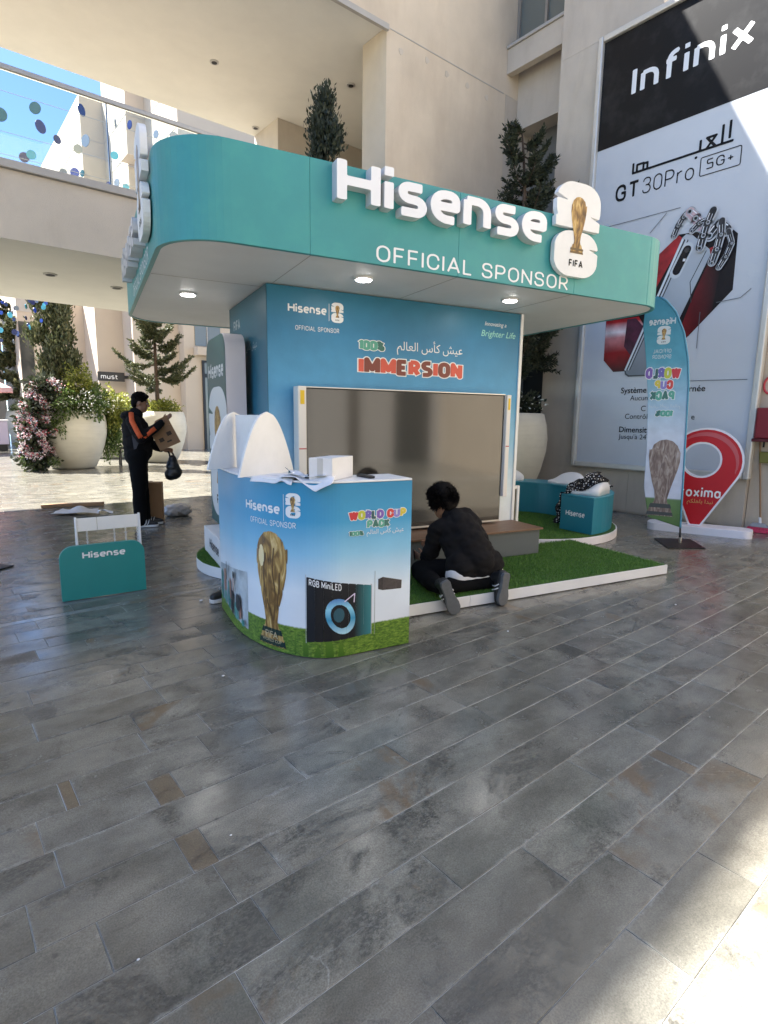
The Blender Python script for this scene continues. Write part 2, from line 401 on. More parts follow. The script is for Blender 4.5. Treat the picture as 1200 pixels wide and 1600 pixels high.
# ================================================================== ground
def slab_material(name, c0, c1, c2, edges=True):
    M = bpy.data.materials.new(name); M.use_nodes = True; nt = M.node_tree; N = nt.nodes; L = nt.links; b = N['Principled BSDF']
    ge = N.new('ShaderNodeNewGeometry'); oi = N.new('ShaderNodeObjectInfo')
    ad = N.new('ShaderNodeMath'); ad.operation = 'ADD'; L.new(ge.outputs['Random Per Island'], ad.inputs[0]); L.new(oi.outputs['Random'], ad.inputs[1])
    fr = N.new('ShaderNodeMath'); fr.operation = 'FRACT'; L.new(ad.outputs[0], fr.inputs[0])
    # every slab is cut from another piece of stone: shift the pattern by its random number
    sh = N.new('ShaderNodeVectorMath'); sh.operation = 'SCALE'; sh.inputs[0].default_value = (37, 19, 11); L.new(fr.outputs[0], sh.inputs['Scale'])
    po = N.new('ShaderNodeVectorMath'); po.operation = 'ADD'; L.new(ge.outputs['Position'], po.inputs[0]); L.new(sh.outputs[0], po.inputs[1])
    def noise(scale, detail=6, rough=.6, stretch=None, src=None, dist=0.):
        n = N.new('ShaderNodeTexNoise'); n.inputs['Scale'].default_value = scale; n.inputs['Detail'].default_value = detail; n.inputs['Roughness'].default_value = rough; n.inputs['Distortion'].default_value = dist
        v = src or po.outputs[0]
        if stretch: mp = N.new('ShaderNodeMapping'); mp.inputs['Scale'].default_value = stretch; L.new(v, mp.inputs[0]); v = mp.outputs[0]
        L.new(v, n.inputs['Vector']); return n.outputs[0]
    def mrange(s, a, b_, c, d):
        m_ = N.new('ShaderNodeMapRange'); m_.inputs[1].default_value = a; m_.inputs[2].default_value = b_; m_.inputs[3].default_value = c; m_.inputs[4].default_value = d; L.new(s, m_.inputs[0]); return m_.outputs[0]
    def mix(f, a, b_):
        x = N.new('ShaderNodeMix'); x.data_type = 'RGBA'
        if isinstance(f, float): x.inputs[0].default_value = f
        else: L.new(f, x.inputs[0])
        for k, v in ((6, a), (7, b_)):
            if isinstance(v, tuple): x.inputs[k].default_value = (*v, 1)
            else: L.new(v, x.inputs[k])
        return x.outputs[2]
    col = mix(mrange(noise(3.2, 6, .62, (1, 1.6, 1)), .36, .64, 0, 1), c0, c1)
    # slate cleft: darker crusty patches
    patch = noise(2.1, 7, .7, (1, 1.4, 1), dist=.7); crust = noise(65, 5, .75, (1, 1.8, 1))
    pm = N.new('ShaderNodeMath'); pm.operation = 'MULTIPLY'; L.new(mrange(patch, .515, .61, 0, .95), pm.inputs[0]); L.new(mrange(crust, .4, .57, .2, 1), pm.inputs[1])
    col = mix(pm.outputs[0], col, c2)
    # pale scuffs and mineral veins
    vein = N.new('ShaderNodeTexVoronoi'); vein.feature = 'DISTANCE_TO_EDGE'; vein.inputs['Scale'].default_value = 1.3
    vd = N.new('ShaderNodeVectorMath'); vd.operation = 'ADD'; L.new(po.outputs[0], vd.inputs[0])
    nz = N.new('ShaderNodeTexNoise'); nz.inputs['Scale'].default_value = 1.5; nz.inputs['Detail'].default_value = 4; L.new(po.outputs[0], nz.inputs['Vector']); L.new(nz.outputs['Color'], vd.inputs[1]); L.new(vd.outputs[0], vein.inputs['Vector'])
    vm = N.new('ShaderNodeMath'); vm.operation = 'MULTIPLY'; L.new(mrange(vein.outputs['Distance'], .0, .006, .45, 0), vm.inputs[0]); L.new(mrange(noise(1.3), .58, .66, 0, 1), vm.inputs[1])
    col = mix(vm.outputs[0], col, (.4, .4, .38))
    sc = N.new('ShaderNodeMath'); sc.operation = 'MULTIPLY'; L.new(mrange(noise(120, 3, .7), .58, .72, 0, .5), sc.inputs[0]); L.new(mrange(noise(3.7, 4), .5, .65, 0, 1), sc.inputs[1])
    col = mix(sc.outputs[0], col, (.3, .3, .28))
    # dark spots (chewing gum, drips)
    vo = N.new('ShaderNodeTexVoronoi'); vo.inputs['Scale'].default_value = 7; L.new(ge.outputs['Position'], vo.inputs['Vector'])
    col = mix(mrange(vo.outputs['Distance'], .04, .075, .55, 0), col, (.03, .03, .03))
    if edges:      # pale, chipped slab edges (each slab has its own 0..1 box)
        tg = N.new('ShaderNodeTexCoord'); sp_ = N.new('ShaderNodeSeparateXYZ'); L.new(tg.outputs['Generated'], sp_.inputs[0])
        ds = []
        for ax_, ln_ in ((0, .55), (1, .19)):
            pp = N.new('ShaderNodeMath'); pp.operation = 'PINGPONG'; pp.inputs[1].default_value = .5; L.new(sp_.outputs[ax_], pp.inputs[0])
            ml = N.new('ShaderNodeMath'); ml.operation = 'MULTIPLY'; ml.inputs[1].default_value = ln_; L.new(pp.outputs[0], ml.inputs[0]); ds.append(ml.outputs[0])
        mn = N.new('ShaderNodeMath'); mn.operation = 'MINIMUM'; L.new(ds[0], mn.inputs[0]); L.new(ds[1], mn.inputs[1])
        jit = N.new('ShaderNodeMath'); jit.operation = 'MULTIPLY_ADD'; jit.inputs[1].default_value = -.05; L.new(noise(28, 5, .7), jit.inputs[0]); L.new(mn.outputs[0], jit.inputs[2])
        e1 = N.new('ShaderNodeMath'); e1.operation = 'MULTIPLY'; L.new(mrange(jit.outputs[0], -.024, -.015, .6, 0), e1.inputs[0]); L.new(mrange(noise(4.5, 3), .47, .6, 0, 1), e1.inputs[1])
        col = mix(e1.outputs[0], col, (.33, .33, .3))
        e2 = N.new('ShaderNodeMath'); e2.operation = 'MULTIPLY'; L.new(mrange(jit.outputs[0], -.022, -.008, .35, 0), e2.inputs[0]); L.new(mrange(noise(3.1, 3, src=ge.outputs['Position']), .5, .62, 0, 1), e2.inputs[1])
        col = mix(e2.outputs[0], col, (.028, .028, .026))
    # fine grain
    gr = N.new('ShaderNodeVectorMath'); gr.operation = 'SCALE'; L.new(col, gr.inputs[0]); L.new(mrange(noise(200, 3, .7), .3, .7, .62, 1.38), gr.inputs['Scale']); col = gr.outputs[0]
    # rusty iron stains
    rs = N.new('ShaderNodeMath'); rs.operation = 'MULTIPLY'; L.new(mrange(noise(1.7, 7, .65, dist=.5), .57, .64, 0, .8), rs.inputs[0]); L.new(mrange(fr.outputs[0], .55, .7, 0, 1), rs.inputs[1])
    col = mix(rs.outputs[0], col, (.15, .1, .055))
    # slab to slab tone, broad wear
    tone = N.new('ShaderNodeVectorMath'); tone.operation = 'SCALE'; L.new(col, tone.inputs[0]); L.new(mrange(fr.outputs[0], 0, 1, .88, 1.14), tone.inputs['Scale'])
    hue = mix(mrange(noise(.9, 3, .5, src=ge.outputs['Position']), .4, .6, 0, .35), tone.outputs[0], (.14, .135, .115))
    L.new(hue, b.inputs['Base Color'])
    r1 = N.new('ShaderNodeMath'); r1.operation = 'ADD'; L.new(mrange(noise(5, 6, .7), .3, .7, .07, .25), r1.inputs[0]); L.new(mrange(patch, .5, .65, 0, .2), r1.inputs[1]); L.new(r1.outputs[0], b.inputs['Roughness'])
    b.inputs['Specular IOR Level'].default_value = .55
    hs = N.new('ShaderNodeMath'); hs.operation = 'MULTIPLY_ADD'; hs.inputs[1].default_value = .35; L.new(crust, hs.inputs[0]); L.new(noise(9, 5, .6, (1, 1.5, 1)), hs.inputs[2])
    bp = N.new('ShaderNodeBump'); bp.inputs['Strength'].default_value = .16; bp.inputs['Distance'].default_value = .005; L.new(hs.outputs[0], bp.inputs['Height']); L.new(bp.outputs[0], b.inputs['Normal'])
    return M
slate = slab_material('grey_slate', (.12, .114, .094), (.24, .226, .186), (.038, .036, .031))
slate_far = slab_material('grey_slate_far', (.12, .114, .094), (.24, .226, .186), (.038, .036, .031), False)
rust_slate = slab_material('rust_slate', (.13, .1, .065), (.2, .155, .1), (.07, .05, .035))
pale_slate = slab_material('pale_stone', (.19, .19, .18), (.26, .26, .245), (.1, .1, .095))
grout = mat('pale_grout', (.42, .41, .37), .85, noise=(2.6, .8), coords='World')

floor = MB().add([(-70, -40, -.016), (70, -40, -.016), (70, 90, -.016), (-70, 90, -.016)], [(0, 1, 2, 3)]).build('floor', slate_far)
floor['kind'] = 'structure'
MB().add([(-7, -4, -.003), (14, -4, -.003), (14, 30, -.003), (-7, 30, -.003)], [(0, 1, 2, 3)]).build('joint_bed', grout, floor)
def in_view(x, y):
    v = Vector((x, y, -CAM_H)); z = v.dot(_f)
    if z < .2: return None
    return (600+F_PX*v.dot(_right)/z, 800+F_PX*v.dot(_down)/z)
PITCH_ROW, ROW0 = .1936, .459
known = {0: [1.46], 1: [.865, 1.7, 2.58], 2: [.36, 1.48, 2.37, 2.45, 3.18], 3: [.52, 1.19, 2.05], 4: [.13, .66, 3.21], 5: [.27, .62, .79, 2.83], 6: [.12, .56, .645, 1.505], 7: [.225, 1.1], 8: [.58, .675], 9: [.3, .345, .865], 10: [.66]}
rusty = {(2, 2.37), (8, .58), (6, .56), (9, .3)}
def slab_geo(x0, x1, y0, y1, dz):
    g, c = .0011, .0014
    a = (x0+g, x1-g, y0+g*1.3, y1-g*1.3); b_ = (a[0]+c, a[1]-c, a[2]+c, a[3]-c); vs = []
    for (p, z) in ((a, -.012), (a, -.0013+dz), (b_, dz)):
        vs += [(p[0], p[2], z), (p[1], p[2], z), (p[1], p[3], z), (p[0], p[3], z)]
    fs = [(8, 9, 10, 11)]
    for o in (0, 4): fs += [(o+i, o+(i+1) % 4, o+4+(i+1) % 4, o+4+i) for i in range(4)]
    return vs, fs
slabs = []
for k in range(-22, 150):
    y0 = ROW0+PITCH_ROW*k; far = y0 > 14
    if k in (21, 22): continue
    js = list(known.get(k, []))
    lo, hi = -6.8, 13.8
    left = (min(js)-.02) if js else None
    if js:
        x = min(js)
        while x > lo: x -= random.choice((.38, .48, .57, .57, .76, .95)); js.append(x)
        x = max(js[:len(known[k])])
    else: x = lo+random.random()*.6; js.append(x)
    while x < hi: x += random.choice((.28, .38, .48, .57, .57, .76, .95))*(2.2 if far else 1); js.append(x)
    js = sorted(js)
    for a, b_ in zip(js[:-1], js[1:]):
        cx, cy = (a+b_)/2, y0+PITCH_ROW/2; p = [in_view(u, v) for u in (a, b_) for v in (y0, y0+PITCH_ROW)]; size = 0.
        if all(p):
            xs = [min(max(q[0], 0), 1200) for q in p]; ys = [min(max(q[1], 0), 1600) for q in p]
            size = max(0, max(xs)-min(xs))*max(0, max(ys)-min(ys))
            ka = cx*math.cos(KY)+cy*math.sin(KY); kb = -cx*math.sin(KY)+cy*math.cos(KY)
            if 1.1 < ka < 4.85 and 3.15 < kb < 6.2: size = 0
        slabs.append((size, a, b_, y0, (k, round(a, 3)) in rusty))
slabs.sort(key=lambda s_: -s_[0])
rest = MB()
for n, (size, a, b_, y0, rust) in enumerate(slabs):
    vs, fs = slab_geo(a, b_, y0, y0+PITCH_ROW, -.001*random.random())
    if n < 298: MB().add(vs, fs).build('slab', rust_slate if rust else slate, floor)
    else: rest.add(vs, fs)
rest.build('far_slabs', slate_far, floor, kind='stuff')
for y0, y1, mt in ((4.527, 4.6, pale_slate), (4.604, 4.77, slate), (4.774, 4.91, pale_slate)):   # drainage channel
    x = -6.8
    while x < 13.6:
        ln = random.uniform(.9, 1.3); vs, fs = slab_geo(x, x+ln, y0, y1, .0005); MB().add(vs, fs).build('channel_stone', mt, floor); x += ln

# ================================================================== buildings
plaster = mat('beige_render', (.64, .535, .4), .85, noise=(1.3, .08), bump=(90, .25), stain=(1.5, (.46, .34, .23), .3, (1.1, 1.1, .3)), coords='World')
plaster_grey = mat('grey_beige_render', (.57, .495, .4), .85, noise=(1.1, .09), bump=(90, .25), stain=(1.7, (.37, .3, .22), .32, (1.2, 1.2, .28)), coords='World')
soffit_m = mat('soffit_paint', (.7, .68, .62), .85, noise=(2, .04), bump=(70, .15), coords='World')
coping_m = mat('grey_coping', (.42, .39, .35), .7, noise=(3, .08), coords='World')
dark_metal = mat('dark_metal', (.03, .03, .032), .4, .6)
steel = mat('brushed_steel', (.55, .55, .55), .3, 1.)
glass_dark = mat('dark_glass', (.03, .035, .035), .08, spec=.6)
glass_mid = mat('grey_glass', (.16, .17, .15), .12, spec=.6)
lamp_m = mat('downlight_trim', (.5, .48, .45), .4, .3)

pb = thing('passage_building', 'beige rendered building spanning the passage high above the stand', 'building', (6, 7.5, 0))
MB().box(-18, 13.5, 7.5, 11.95, 7.3, 13.05).build('upper_storeys', [plaster, soffit_m], pb)
me = bpy.data.objects['upper_storeys'].data
me.polygons[0].material_index = 1
MB().box(6.06, 8.86, 7.5, 8.1, -.03, 7.297).build('wall', plaster, pb)
MB().box(6.1, 10.5, 10.95, 11.95, -.03, 7.297).build('wall', plaster_grey, pb)
MB().box(10.4, 10.8, 8.1, 10.9, -.03, 7.297).build('wall', plaster_grey, pb)
MB().box(-18, 6.06, 7.44, 7.497, 7.22, 7.3).build('drip_edge', coping_m, pb)
for x, y in ((4.42, 10.05), (6.35, 8.0), (6.55, 9.1), (5.95, 11.6), (1.6, 10.0), (2.6, 8.2)):
    r = MB().lathe([(.075, 7.285), (.075, 7.299)], (x, y), 20).build('downlight', lamp_m, pb)
    MB().lathe([(.045, 7.279), (.045, 7.284)], (x, y), 16).build('lens', dark_metal, r)
for i, (x, z) in enumerate(((6.35, 7.06), (6.9, 7.14), (7.35, 7.1), (7.85, 7.1), (8.35, 7.08))):   # made-good anchor holes along the joint
    MB().prism([(x+.045*math.cos(a)*(1+.3*math.sin(3*a+i)), z+.05*math.sin(a)) for a in [j*math.pi/4 for j in range(8)]], 0, .004).add([], []).build('patch', plaster_grey, pb)
for o in [c for c in pb.children if c.name.startswith('patch')]:
    for v in o.data.vertices:
        x, y, z = v.co; wx, wz, wy = x+6, y+7.5, 7.5-z-.001; v.co = (wx-6, wy-7.5, wz)
MB().box(6.06, 8.8, 7.494, 7.499, 7.285, 7.3).build('joint', coping_m, pb)

br = thing('footbridge', 'beige concrete footbridge crossing the passage behind the stand', 'bridge', (2, 8, 3.4))
MB().box(-18, 6.05, 8.0, 11.9, 3.4, 4.14).build('deck', [plaster_grey, soffit_m], br)
bpy.data.objects['deck'].data.polygons[0].material_index = 1
MB().box(-18, 6.05, 7.95, 8.16, 4.143, 4.235).build('coping', coping_m, br, bev=.01)
MB().box(-18, 6.05, 11.74, 11.95, 4.143, 4.235).build('coping', coping_m, br, bev=.01)
for x, y in ((1.66, 9.55), (2.6, 9.8)):
    r = MB().lathe([(.09, 3.385), (.09, 3.399)], (x, y), 20).build('downlight', lamp_m, br)
    MB().lathe([(.06, 3.378), (.06, 3.384)], (x, y), 16).build('lens', dark_metal, r)
gm = bpy.data.materials.new('clear_glass'); gm.use_nodes = True; MATS['clear_glass'] = gm
_n = gm.node_tree.nodes; _l = gm.node_tree.links; _n.remove(_n['Principled BSDF'])
_t = _n.new('ShaderNodeBsdfTransparent'); _t.inputs[0].default_value = (.9, .94, .93, 1); _g = _n.new('ShaderNodeBsdfGlossy'); _g.inputs['Roughness'].default_value = .02
_fz = _n.new('ShaderNodeFresnel'); _fz.inputs[0].default_value = 1.5; _mx = _n.new('ShaderNodeMixShader')
_l.new(_fz.outputs[0], _mx.inputs[0]); _l.new(_t.outputs[0], _mx.inputs[1]); _l.new(_g.outputs[0], _mx.inputs[2]); _l.new(_mx.outputs[0], _n['Material Output'].inputs[0])
def railing(y, label, base):
    t = thing('glass_railing', label, 'railing', base, group='railings of the footbridge')
    joints = [-8.3, -5.9, -3.6, -1.1, 2.14, 4.5, 6.0]
    for a, b_ in zip(joints[:-1], joints[1:]): MB().box(a+.008, b_-.008, y-.006, y+.006, 4.245, 5.17).build('pane', gm, t)
    MB().box(-8.3, 6.0, y-.03, y+.03, 5.175, 5.23).build('handrail', mat('rail_metal', (.4, .38, .35), .4, .5), t, bev=.008)
    for j in joints[1:-1]: MB().box(j-.004, j+.004, y-.01, y+.01, 4.24, 5.172).build('joint_seal', dark_metal, t)
railing(8.05, 'clear glass railing with grey handrail along the near edge of the footbridge', (2, 8.05, 4.24))
railing(11.84, 'clear glass railing along the far edge of the footbridge', (2, 11.84, 4.24))

# right-hand building with the big advertisement
rb = thing('corner_building', 'beige building carrying the tall phone advertisement', 'building', (8.8, 5, 0))
MB().box(8.8, 9.9, 2.86, 6.3, -.03, 7.297).build('wall', plaster_grey, rb)
MB().box(8.8, 9.9, 4.62, 6.3, 7.3, 12.7).build('pier', plaster_grey, rb)
MB().box(9.05, 9.9, -14, 4.618, 7.3, 12.7).build('upper_wall', mat('white_render', (.7, .7, .68), .8, noise=(2, .05), coords='World'), rb)
# recessed bay between the pier and the passage wall
MB().box(8.862, 9.0, 6.303, 7.497, 7.62, 8.02).build('spandrel', plaster_grey, rb, bev=.006)
MB().box(8.83, 9.04, 6.303, 7.497, 8.023, 8.075).build('sill', coping_m, rb, bev=.008)
MB().box(9.14, 9.16, 6.303, 7.497, 8.08, 11.0).build('window_pane', glass_mid, rb)
fr = MB()
for a, b_ in ((6.303, 6.36), (6.85, 6.9), (7.44, 7.497)): fr.box(9.09, 9.138, a, b_, 8.08, 11.0)
fr.build('window_frame', mat('taupe_metal', (.3, .27, .23), .5, .3), rb)
MB().box(9.2, 9.55, 6.303, 7.497, 6.78, 8.02).build('lintel', plaster_grey, rb)
MB().box(8.863, 9.7, 7.5, 8.1, -.03, 7.297).build('jamb', plaster_grey, rb)
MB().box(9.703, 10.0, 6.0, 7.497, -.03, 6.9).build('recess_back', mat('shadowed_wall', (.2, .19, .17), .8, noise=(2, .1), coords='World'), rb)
MB().box(9.68, 9.70, 6.35, 7.4, .05, 2.9).build('door_glass', glass_dark, rb)
MB().box(9.9, 12, -14, 6.0, 0, 12.7).build('core', plaster_grey, rb)
for a, b_ in ((2.863, 4.55), (4.556, 6.297)):   # cladding plates below the poster
    MB().box(8.784, 8.799, a, b_, .02, .655).build('cladding_plate', plaster_grey, rb, bev=.003)
# far right: pilaster and shop opening
MB().box(8.86, 9.3, 2.5, 2.855, -.03, 7.297).build('pilaster', plaster, rb, bev=.01)
MB().box(8.95, 9.9, 1.2, 2.497, 2.25, 7.297).build('shop_front_wall', plaster, rb)
MB().box(8.95, 9.9, -14, 1.197, -.03, 7.297).build('shop_front_wall', plaster, rb)
MB().box(9.6, 9.9, 1.2, 2.497, -.03, 2.247).build('shop_back', mat('shop_dark', (.015, .015, .016), .5), rb)
MB().box(9.25, 9.5, 1.25, 2.3, 0, .35).build('shop_shelf', mat('shop_dark2', (.05, .05, .055), .4), rb)
MB().box(9.25, 9.5, 1.25, 2.3, .8, .83).build('shop_shelf', MATS['shop_dark2'], rb)

# building across the court, behind the photographer (seen only in the screen's reflection)
court_m = mat('court_render', (.36, .34, .31), .85, noise=(1, .06), coords='World')
ob = thing('court_building', 'beige arcade with shopfronts across the court', 'building', (0, -9, 0))
MB().box(-16, 16, -12, -9, 3.2, 11).build('wall', court_m, ob)
for x in range(-15, 17, 5): MB().box(x-.6, x+.6, -9.6, -8.6, -.03, 10.95).build('column', court_m, ob)
for i, x in enumerate(range(-15, 12, 5)):
    MB().box(x+2.3, x+3.6, -9.5, -9.3, 0, 3.15).build('shop_door', glass_dark, ob)
    MB().box(x+.62, x+2.29, -9.6, -9.2, -.03, 3.19).build('shop_wall', court_m, ob)
    MB().box(x+3.61, x+4.38, -9.6, -9.2, -.03, 3.19).build('shop_wall', court_m, ob)
    MB().box(x+.9, x+4.1, -8.995, -8.98, 4.4, 7.2).build('window', glass_dark, ob)
# ================================================================== advertisement on the wall
bb = thing('advertising_panel', 'tall phone advertisement in a pale metal frame on the wall', 'billboard', (8.75, 4.2, .74))
XB = 8.752; YL, YR, ZB, ZT = 5.48, 2.9, .78, 7.19
frame_m = mat('pale_frame_metal', (.66, .63, .57), .4, .35, noise=(6, .05))
for nm, (y0, y1, z0, z1) in {'a': (YL, YL+.085, ZB-.085, ZT+.085), 'b': (YR-.085, YR, ZB-.085, ZT+.085), 'c': (YR, YL, ZT, ZT+.085), 'd': (YR, YL, ZB-.085, ZB)}.items():
    o = MB().box(8.69, 8.797, y0+.0005, y1-.0005, z0, z1).build('frame_bar', frame_m, bb, bev=.018)
MB().box(8.752, 8.79, YR, YL, ZB, ZT).build('poster_sheet', mat('poster_grey', (.6, .62, .65), .32, noise=(.5, .06), spec=.45), bb)
def BW(d0):          # u to the right (towards -y), v up, on the poster
    return lambda u, v, d=0: (XB-d0-d, YL-u, v)
blk = mat('poster_black', (.007, .007, .008), .35, spec=.22, stain=(2.2, (.05, .05, .05), .35))
MB().add([BW(.003)(u, v) for u, v in ((0, 5.655), (YL-YR, 5.655), (YL-YR, ZT), (0, ZT))], [(0, 1, 2, 3)]).build('poster_band', blk, bb)
def poster(name, m_, polys, d):
    mb = MB()
    for p in polys: lay(mb, [p], BW(d))
    return mb.build(name, m_, bb)
# word mark at the top
gl, w = lettering('Infinix', .34, w=.19, track=.17, sx=1.02, res=.03, each=True)
k = 1.56/w
for lp in gl: mb = MB(); lay(mb, [[(x*k+.53, y*.93+6.29) for x, y in l] for l in lp], BW(.006)); mb.build('letter', white_ink, bb)
# model name
def word(s, x, z, h, wd, width=None, m_=black_ink, **kw):
    gl, w = lettering(s, h, w=wd, each=True, **kw); k = width/w if width else 1
    for lp in gl: mb = MB(); lay(mb, [[(a*k+x, b*1.+z) for a, b in l] for l in lp], BW(.006)); mb.build('letter', m_, bb)
word('GT', .38, 4.83, .2, .2, .34, track=.22, sx=1.15)
word('30Pro', .80, 4.83, .205, .085, .72, track=.2)
word('5G+', 1.69, 4.9, .115, .13, .33, track=.25)
def ring(x0, x1, y0, y1, r, t): return [rrect(x0, x1, y0, y1, r), rrect(x0+t, x1-t, y0+t, y1-t, r-t)]
mb = MB(); lay(mb, ring(1.60, 2.12, 4.82, 5.07, .03, .012), BW(.006)); mb.build('lettering_box', black_ink, bb)
ab = [(0, [(.62, 5.3), (.62, 5.16), (2.0, 5.16)]), (0, [(.68, 5.16), (.68, 5.26), (.78, 5.26), (.78, 5.16)]), (0, [(.78, 5.25), (.84, 5.25), (.84, 5.16)]), (0, [(1.58, 5.3), (1.58, 5.16)]),
      (0, [(1.66, 5.16), (1.78, 5.3), (1.66, 5.3), (1.78, 5.16)]), (0, [(1.86, 5.4), (1.86, 5.16)]), (0, [(1.95, 5.42), (1.95, 5.2)]), (0, [(1.52, 5.09), (1.55, 5.09)])]
mb = MB(); lay(mb, contours(lambda X, Y: np.minimum.reduce([stroke_field(X, Y, p, c, .032) for c, p in ab]), .5, 2.2, 4.95, 5.55, .008), BW(.006)); mb.build('arabic_lettering', black_ink, bb)
# fine print
for key, x, z, s, m_ in (('sys', .71, 1.9, .125, black_ink), ('rnee', 1.75, 1.9, .125, black_ink), ('auc', .87, 1.785, .11, black_ink), ('cc', 1.06, 1.62, .12, black_ink), ('ctl', .81, 1.5, .115, black_ink), ('ee', 1.82, 1.5, .115, black_ink), ('dim', .73, 1.29, .125, black_ink), ('jus', .73, 1.185, .11, black_ink)):
    mb = MB(); lay_font(mb, key, BW(.006), size=s, x=x, y=z); mb.build('small_print', m_, bb)
# picture: faceted red and black octagon, phone, chrome hand
def grad(name, stops, axis, lo, hi, **kw): return ramp_mat(name, stops, axis=axis, lo=lo, hi=hi, rough=.35, spec=.3, **kw)
octm = mat('poster_octagon_black', (.01, .006, .007), .35, spec=.25, noise=(3, .5))
poster('picture_shape', octm, [[(.37, 2.43), (.55, 2.24), (.85, 2.24), (1.35, 2.42), (1.67, 2.69), (2.19, 3.24), (2.18, 3.96), (2.08, 4.06), (1.4, 4.12), (.36, 3.1)]], .004)
poster('picture_shape', grad('poster_red_bright', [(0, (.05, .003, .005)), (.35, (.3, .008, .012)), (.62, (.62, .25, .25)), (.72, (.8, .7, .7)), (.9, (.4, .012, .016))], 2, 1.5, 2.35, noise=(5, .3)), [[(.37, 2.43), (.55, 2.245), (.76, 2.245), (.98, 2.93), (.9, 3.05), (.365, 3.04)]], .0055)
poster('picture_shape', mat('poster_plum', (.07, .008, .03), .35, noise=(6, .6)), [[(.7, 2.62), (.72, 3.03), (.86, 3.03), (.98, 2.9), (.84, 2.45)]], .007)
poster('picture_shape', mat('poster_crimson', (.36, .008, .012), .35, noise=(5, .5)), [[(1.06, 3.3), (1.05, 3.84), (1.4, 4.11), (1.47, 4.04)]], .0055)
poster('picture_shape', grad('poster_crimson_fade', [(0, (.015, .004, .005)), (1, (.2, .006, .01))], 1, -.7, -.2, noise=(3, .3)), [[(1.45, 2.52), (1.67, 2.7), (1.95, 3.0), (2.0, 3.5), (1.88, 3.75), (1.7, 3.3)]], .0055)
phone_m = grad('phone_grey', [(0, (.2, .22, .25)), (.5, (.4, .44, .48)), (1, (.5, .53, .57))], 2, 1.4, 3.4, noise=(2, .08))
poster('phone_body', phone_m, [[(.735, 2.26), (.75, 2.19), (.81, 2.15), (1.15, 2.15), (1.22, 2.24), (1.86, 3.76), (1.84, 3.83), (1.58, 4.08), (1.5, 4.1), (1.45, 4.06)]], .0085)
for k, (dx, wd, c) in enumerate(((0, .022, (.75, .78, .8)), (.03, .014, (.03, .035, .04)), (.055, .012, (.6, .64, .68)), (.08, .008, (.05, .055, .06)))):
    poster('phone_edge', mat('phone_edge_%d' % k, c, .3), [[(.742+dx, 2.26), (.742+dx+wd, 2.245), (1.455+dx+wd, 4.03-dx*.3), (1.452+dx, 4.05-dx*.3)]], .0102)
poster('phone_corner', mat('phone_edge_1', (.03, .035, .04), .3), [[(.742, 2.25), (.76, 2.19), (.81, 2.155), (1.12, 2.155), (1.12, 2.17), (.82, 2.175), (.775, 2.205), (.76, 2.25)]], .0102)
poster('camera_island', mat('island_rim', (.62, .65, .67), .25), contours(lambda X, Y: stroke_field(X, Y, [(1.405, 3.6), (1.54, 3.9)], 0, .17, False), 1.2, 1.8, 3.4, 4.1, .008), .0118)
poster('camera_glass', mat('camera_glass_ink', (.006, .006, .008), .25, spec=.3), contours(lambda X, Y: stroke_field(X, Y, [(1.415, 3.62), (1.535, 3.885)], 0, .115, False), 1.2, 1.8, 3.4, 4.1, .008), .0134)
poster('camera_lens', mat('lens_ink', (.03, .03, .035), .25), contours(lambda X, Y: np.hypot(X-1.535, Y-3.88)-.035, 1.4, 1.65, 3.75, 4., .006), .015)
poster('camera_flash', white_ink, [[(1.49, 3.735), (1.525, 3.73), (1.53, 3.765), (1.495, 3.77)]], .015)
poster('phone_seam', mat('phone_edge_1', (.03, .035, .04), .3), contours(lambda X, Y: stroke_field(X, Y, [(1.8, 3.82), (1.62, 3.43), (1.66, 3.15)], 0, .012), 1.4, 2., 3., 4., .005), .0102)
silver = mat('poster_silver', (.5, .51, .53), .3, noise=(8, .35)); gun = mat('poster_gunmetal', (.035, .036, .04), .3, spec=.3, noise=(10, .5)); glint = mat('poster_glint', (.82, .82, .84), .3); pinkish = mat('poster_pink_chrome', (.5, .34, .36), .3, noise=(9, .4))
hand = [([(1.33, 4.1), (1.385, 4.24), (1.45, 4.34), (1.52, 4.4)], .105, gun), ([(1.53, 4.39), (1.62, 4.28), (1.71, 4.14)], .15, pinkish), ([(1.58, 4.12), (1.68, 4.2), (1.8, 4.22)], .1, gun), ([(1.83, 4.0), (1.95, 4.12), (2.05, 4.02)], .17, gun), ([(1.99, 3.55), (2.07, 3.68), (2.13, 3.84), (2.07, 4.02)], .085, gun), ([(1.9, 3.63), (1.95, 3.8), (1.985, 3.98), (1.98, 4.17)], .115, gun), ([(1.72, 3.86), (1.755, 4.02), (1.8, 4.18), (1.86, 4.33)], .135, gun)]
d0 = .0165
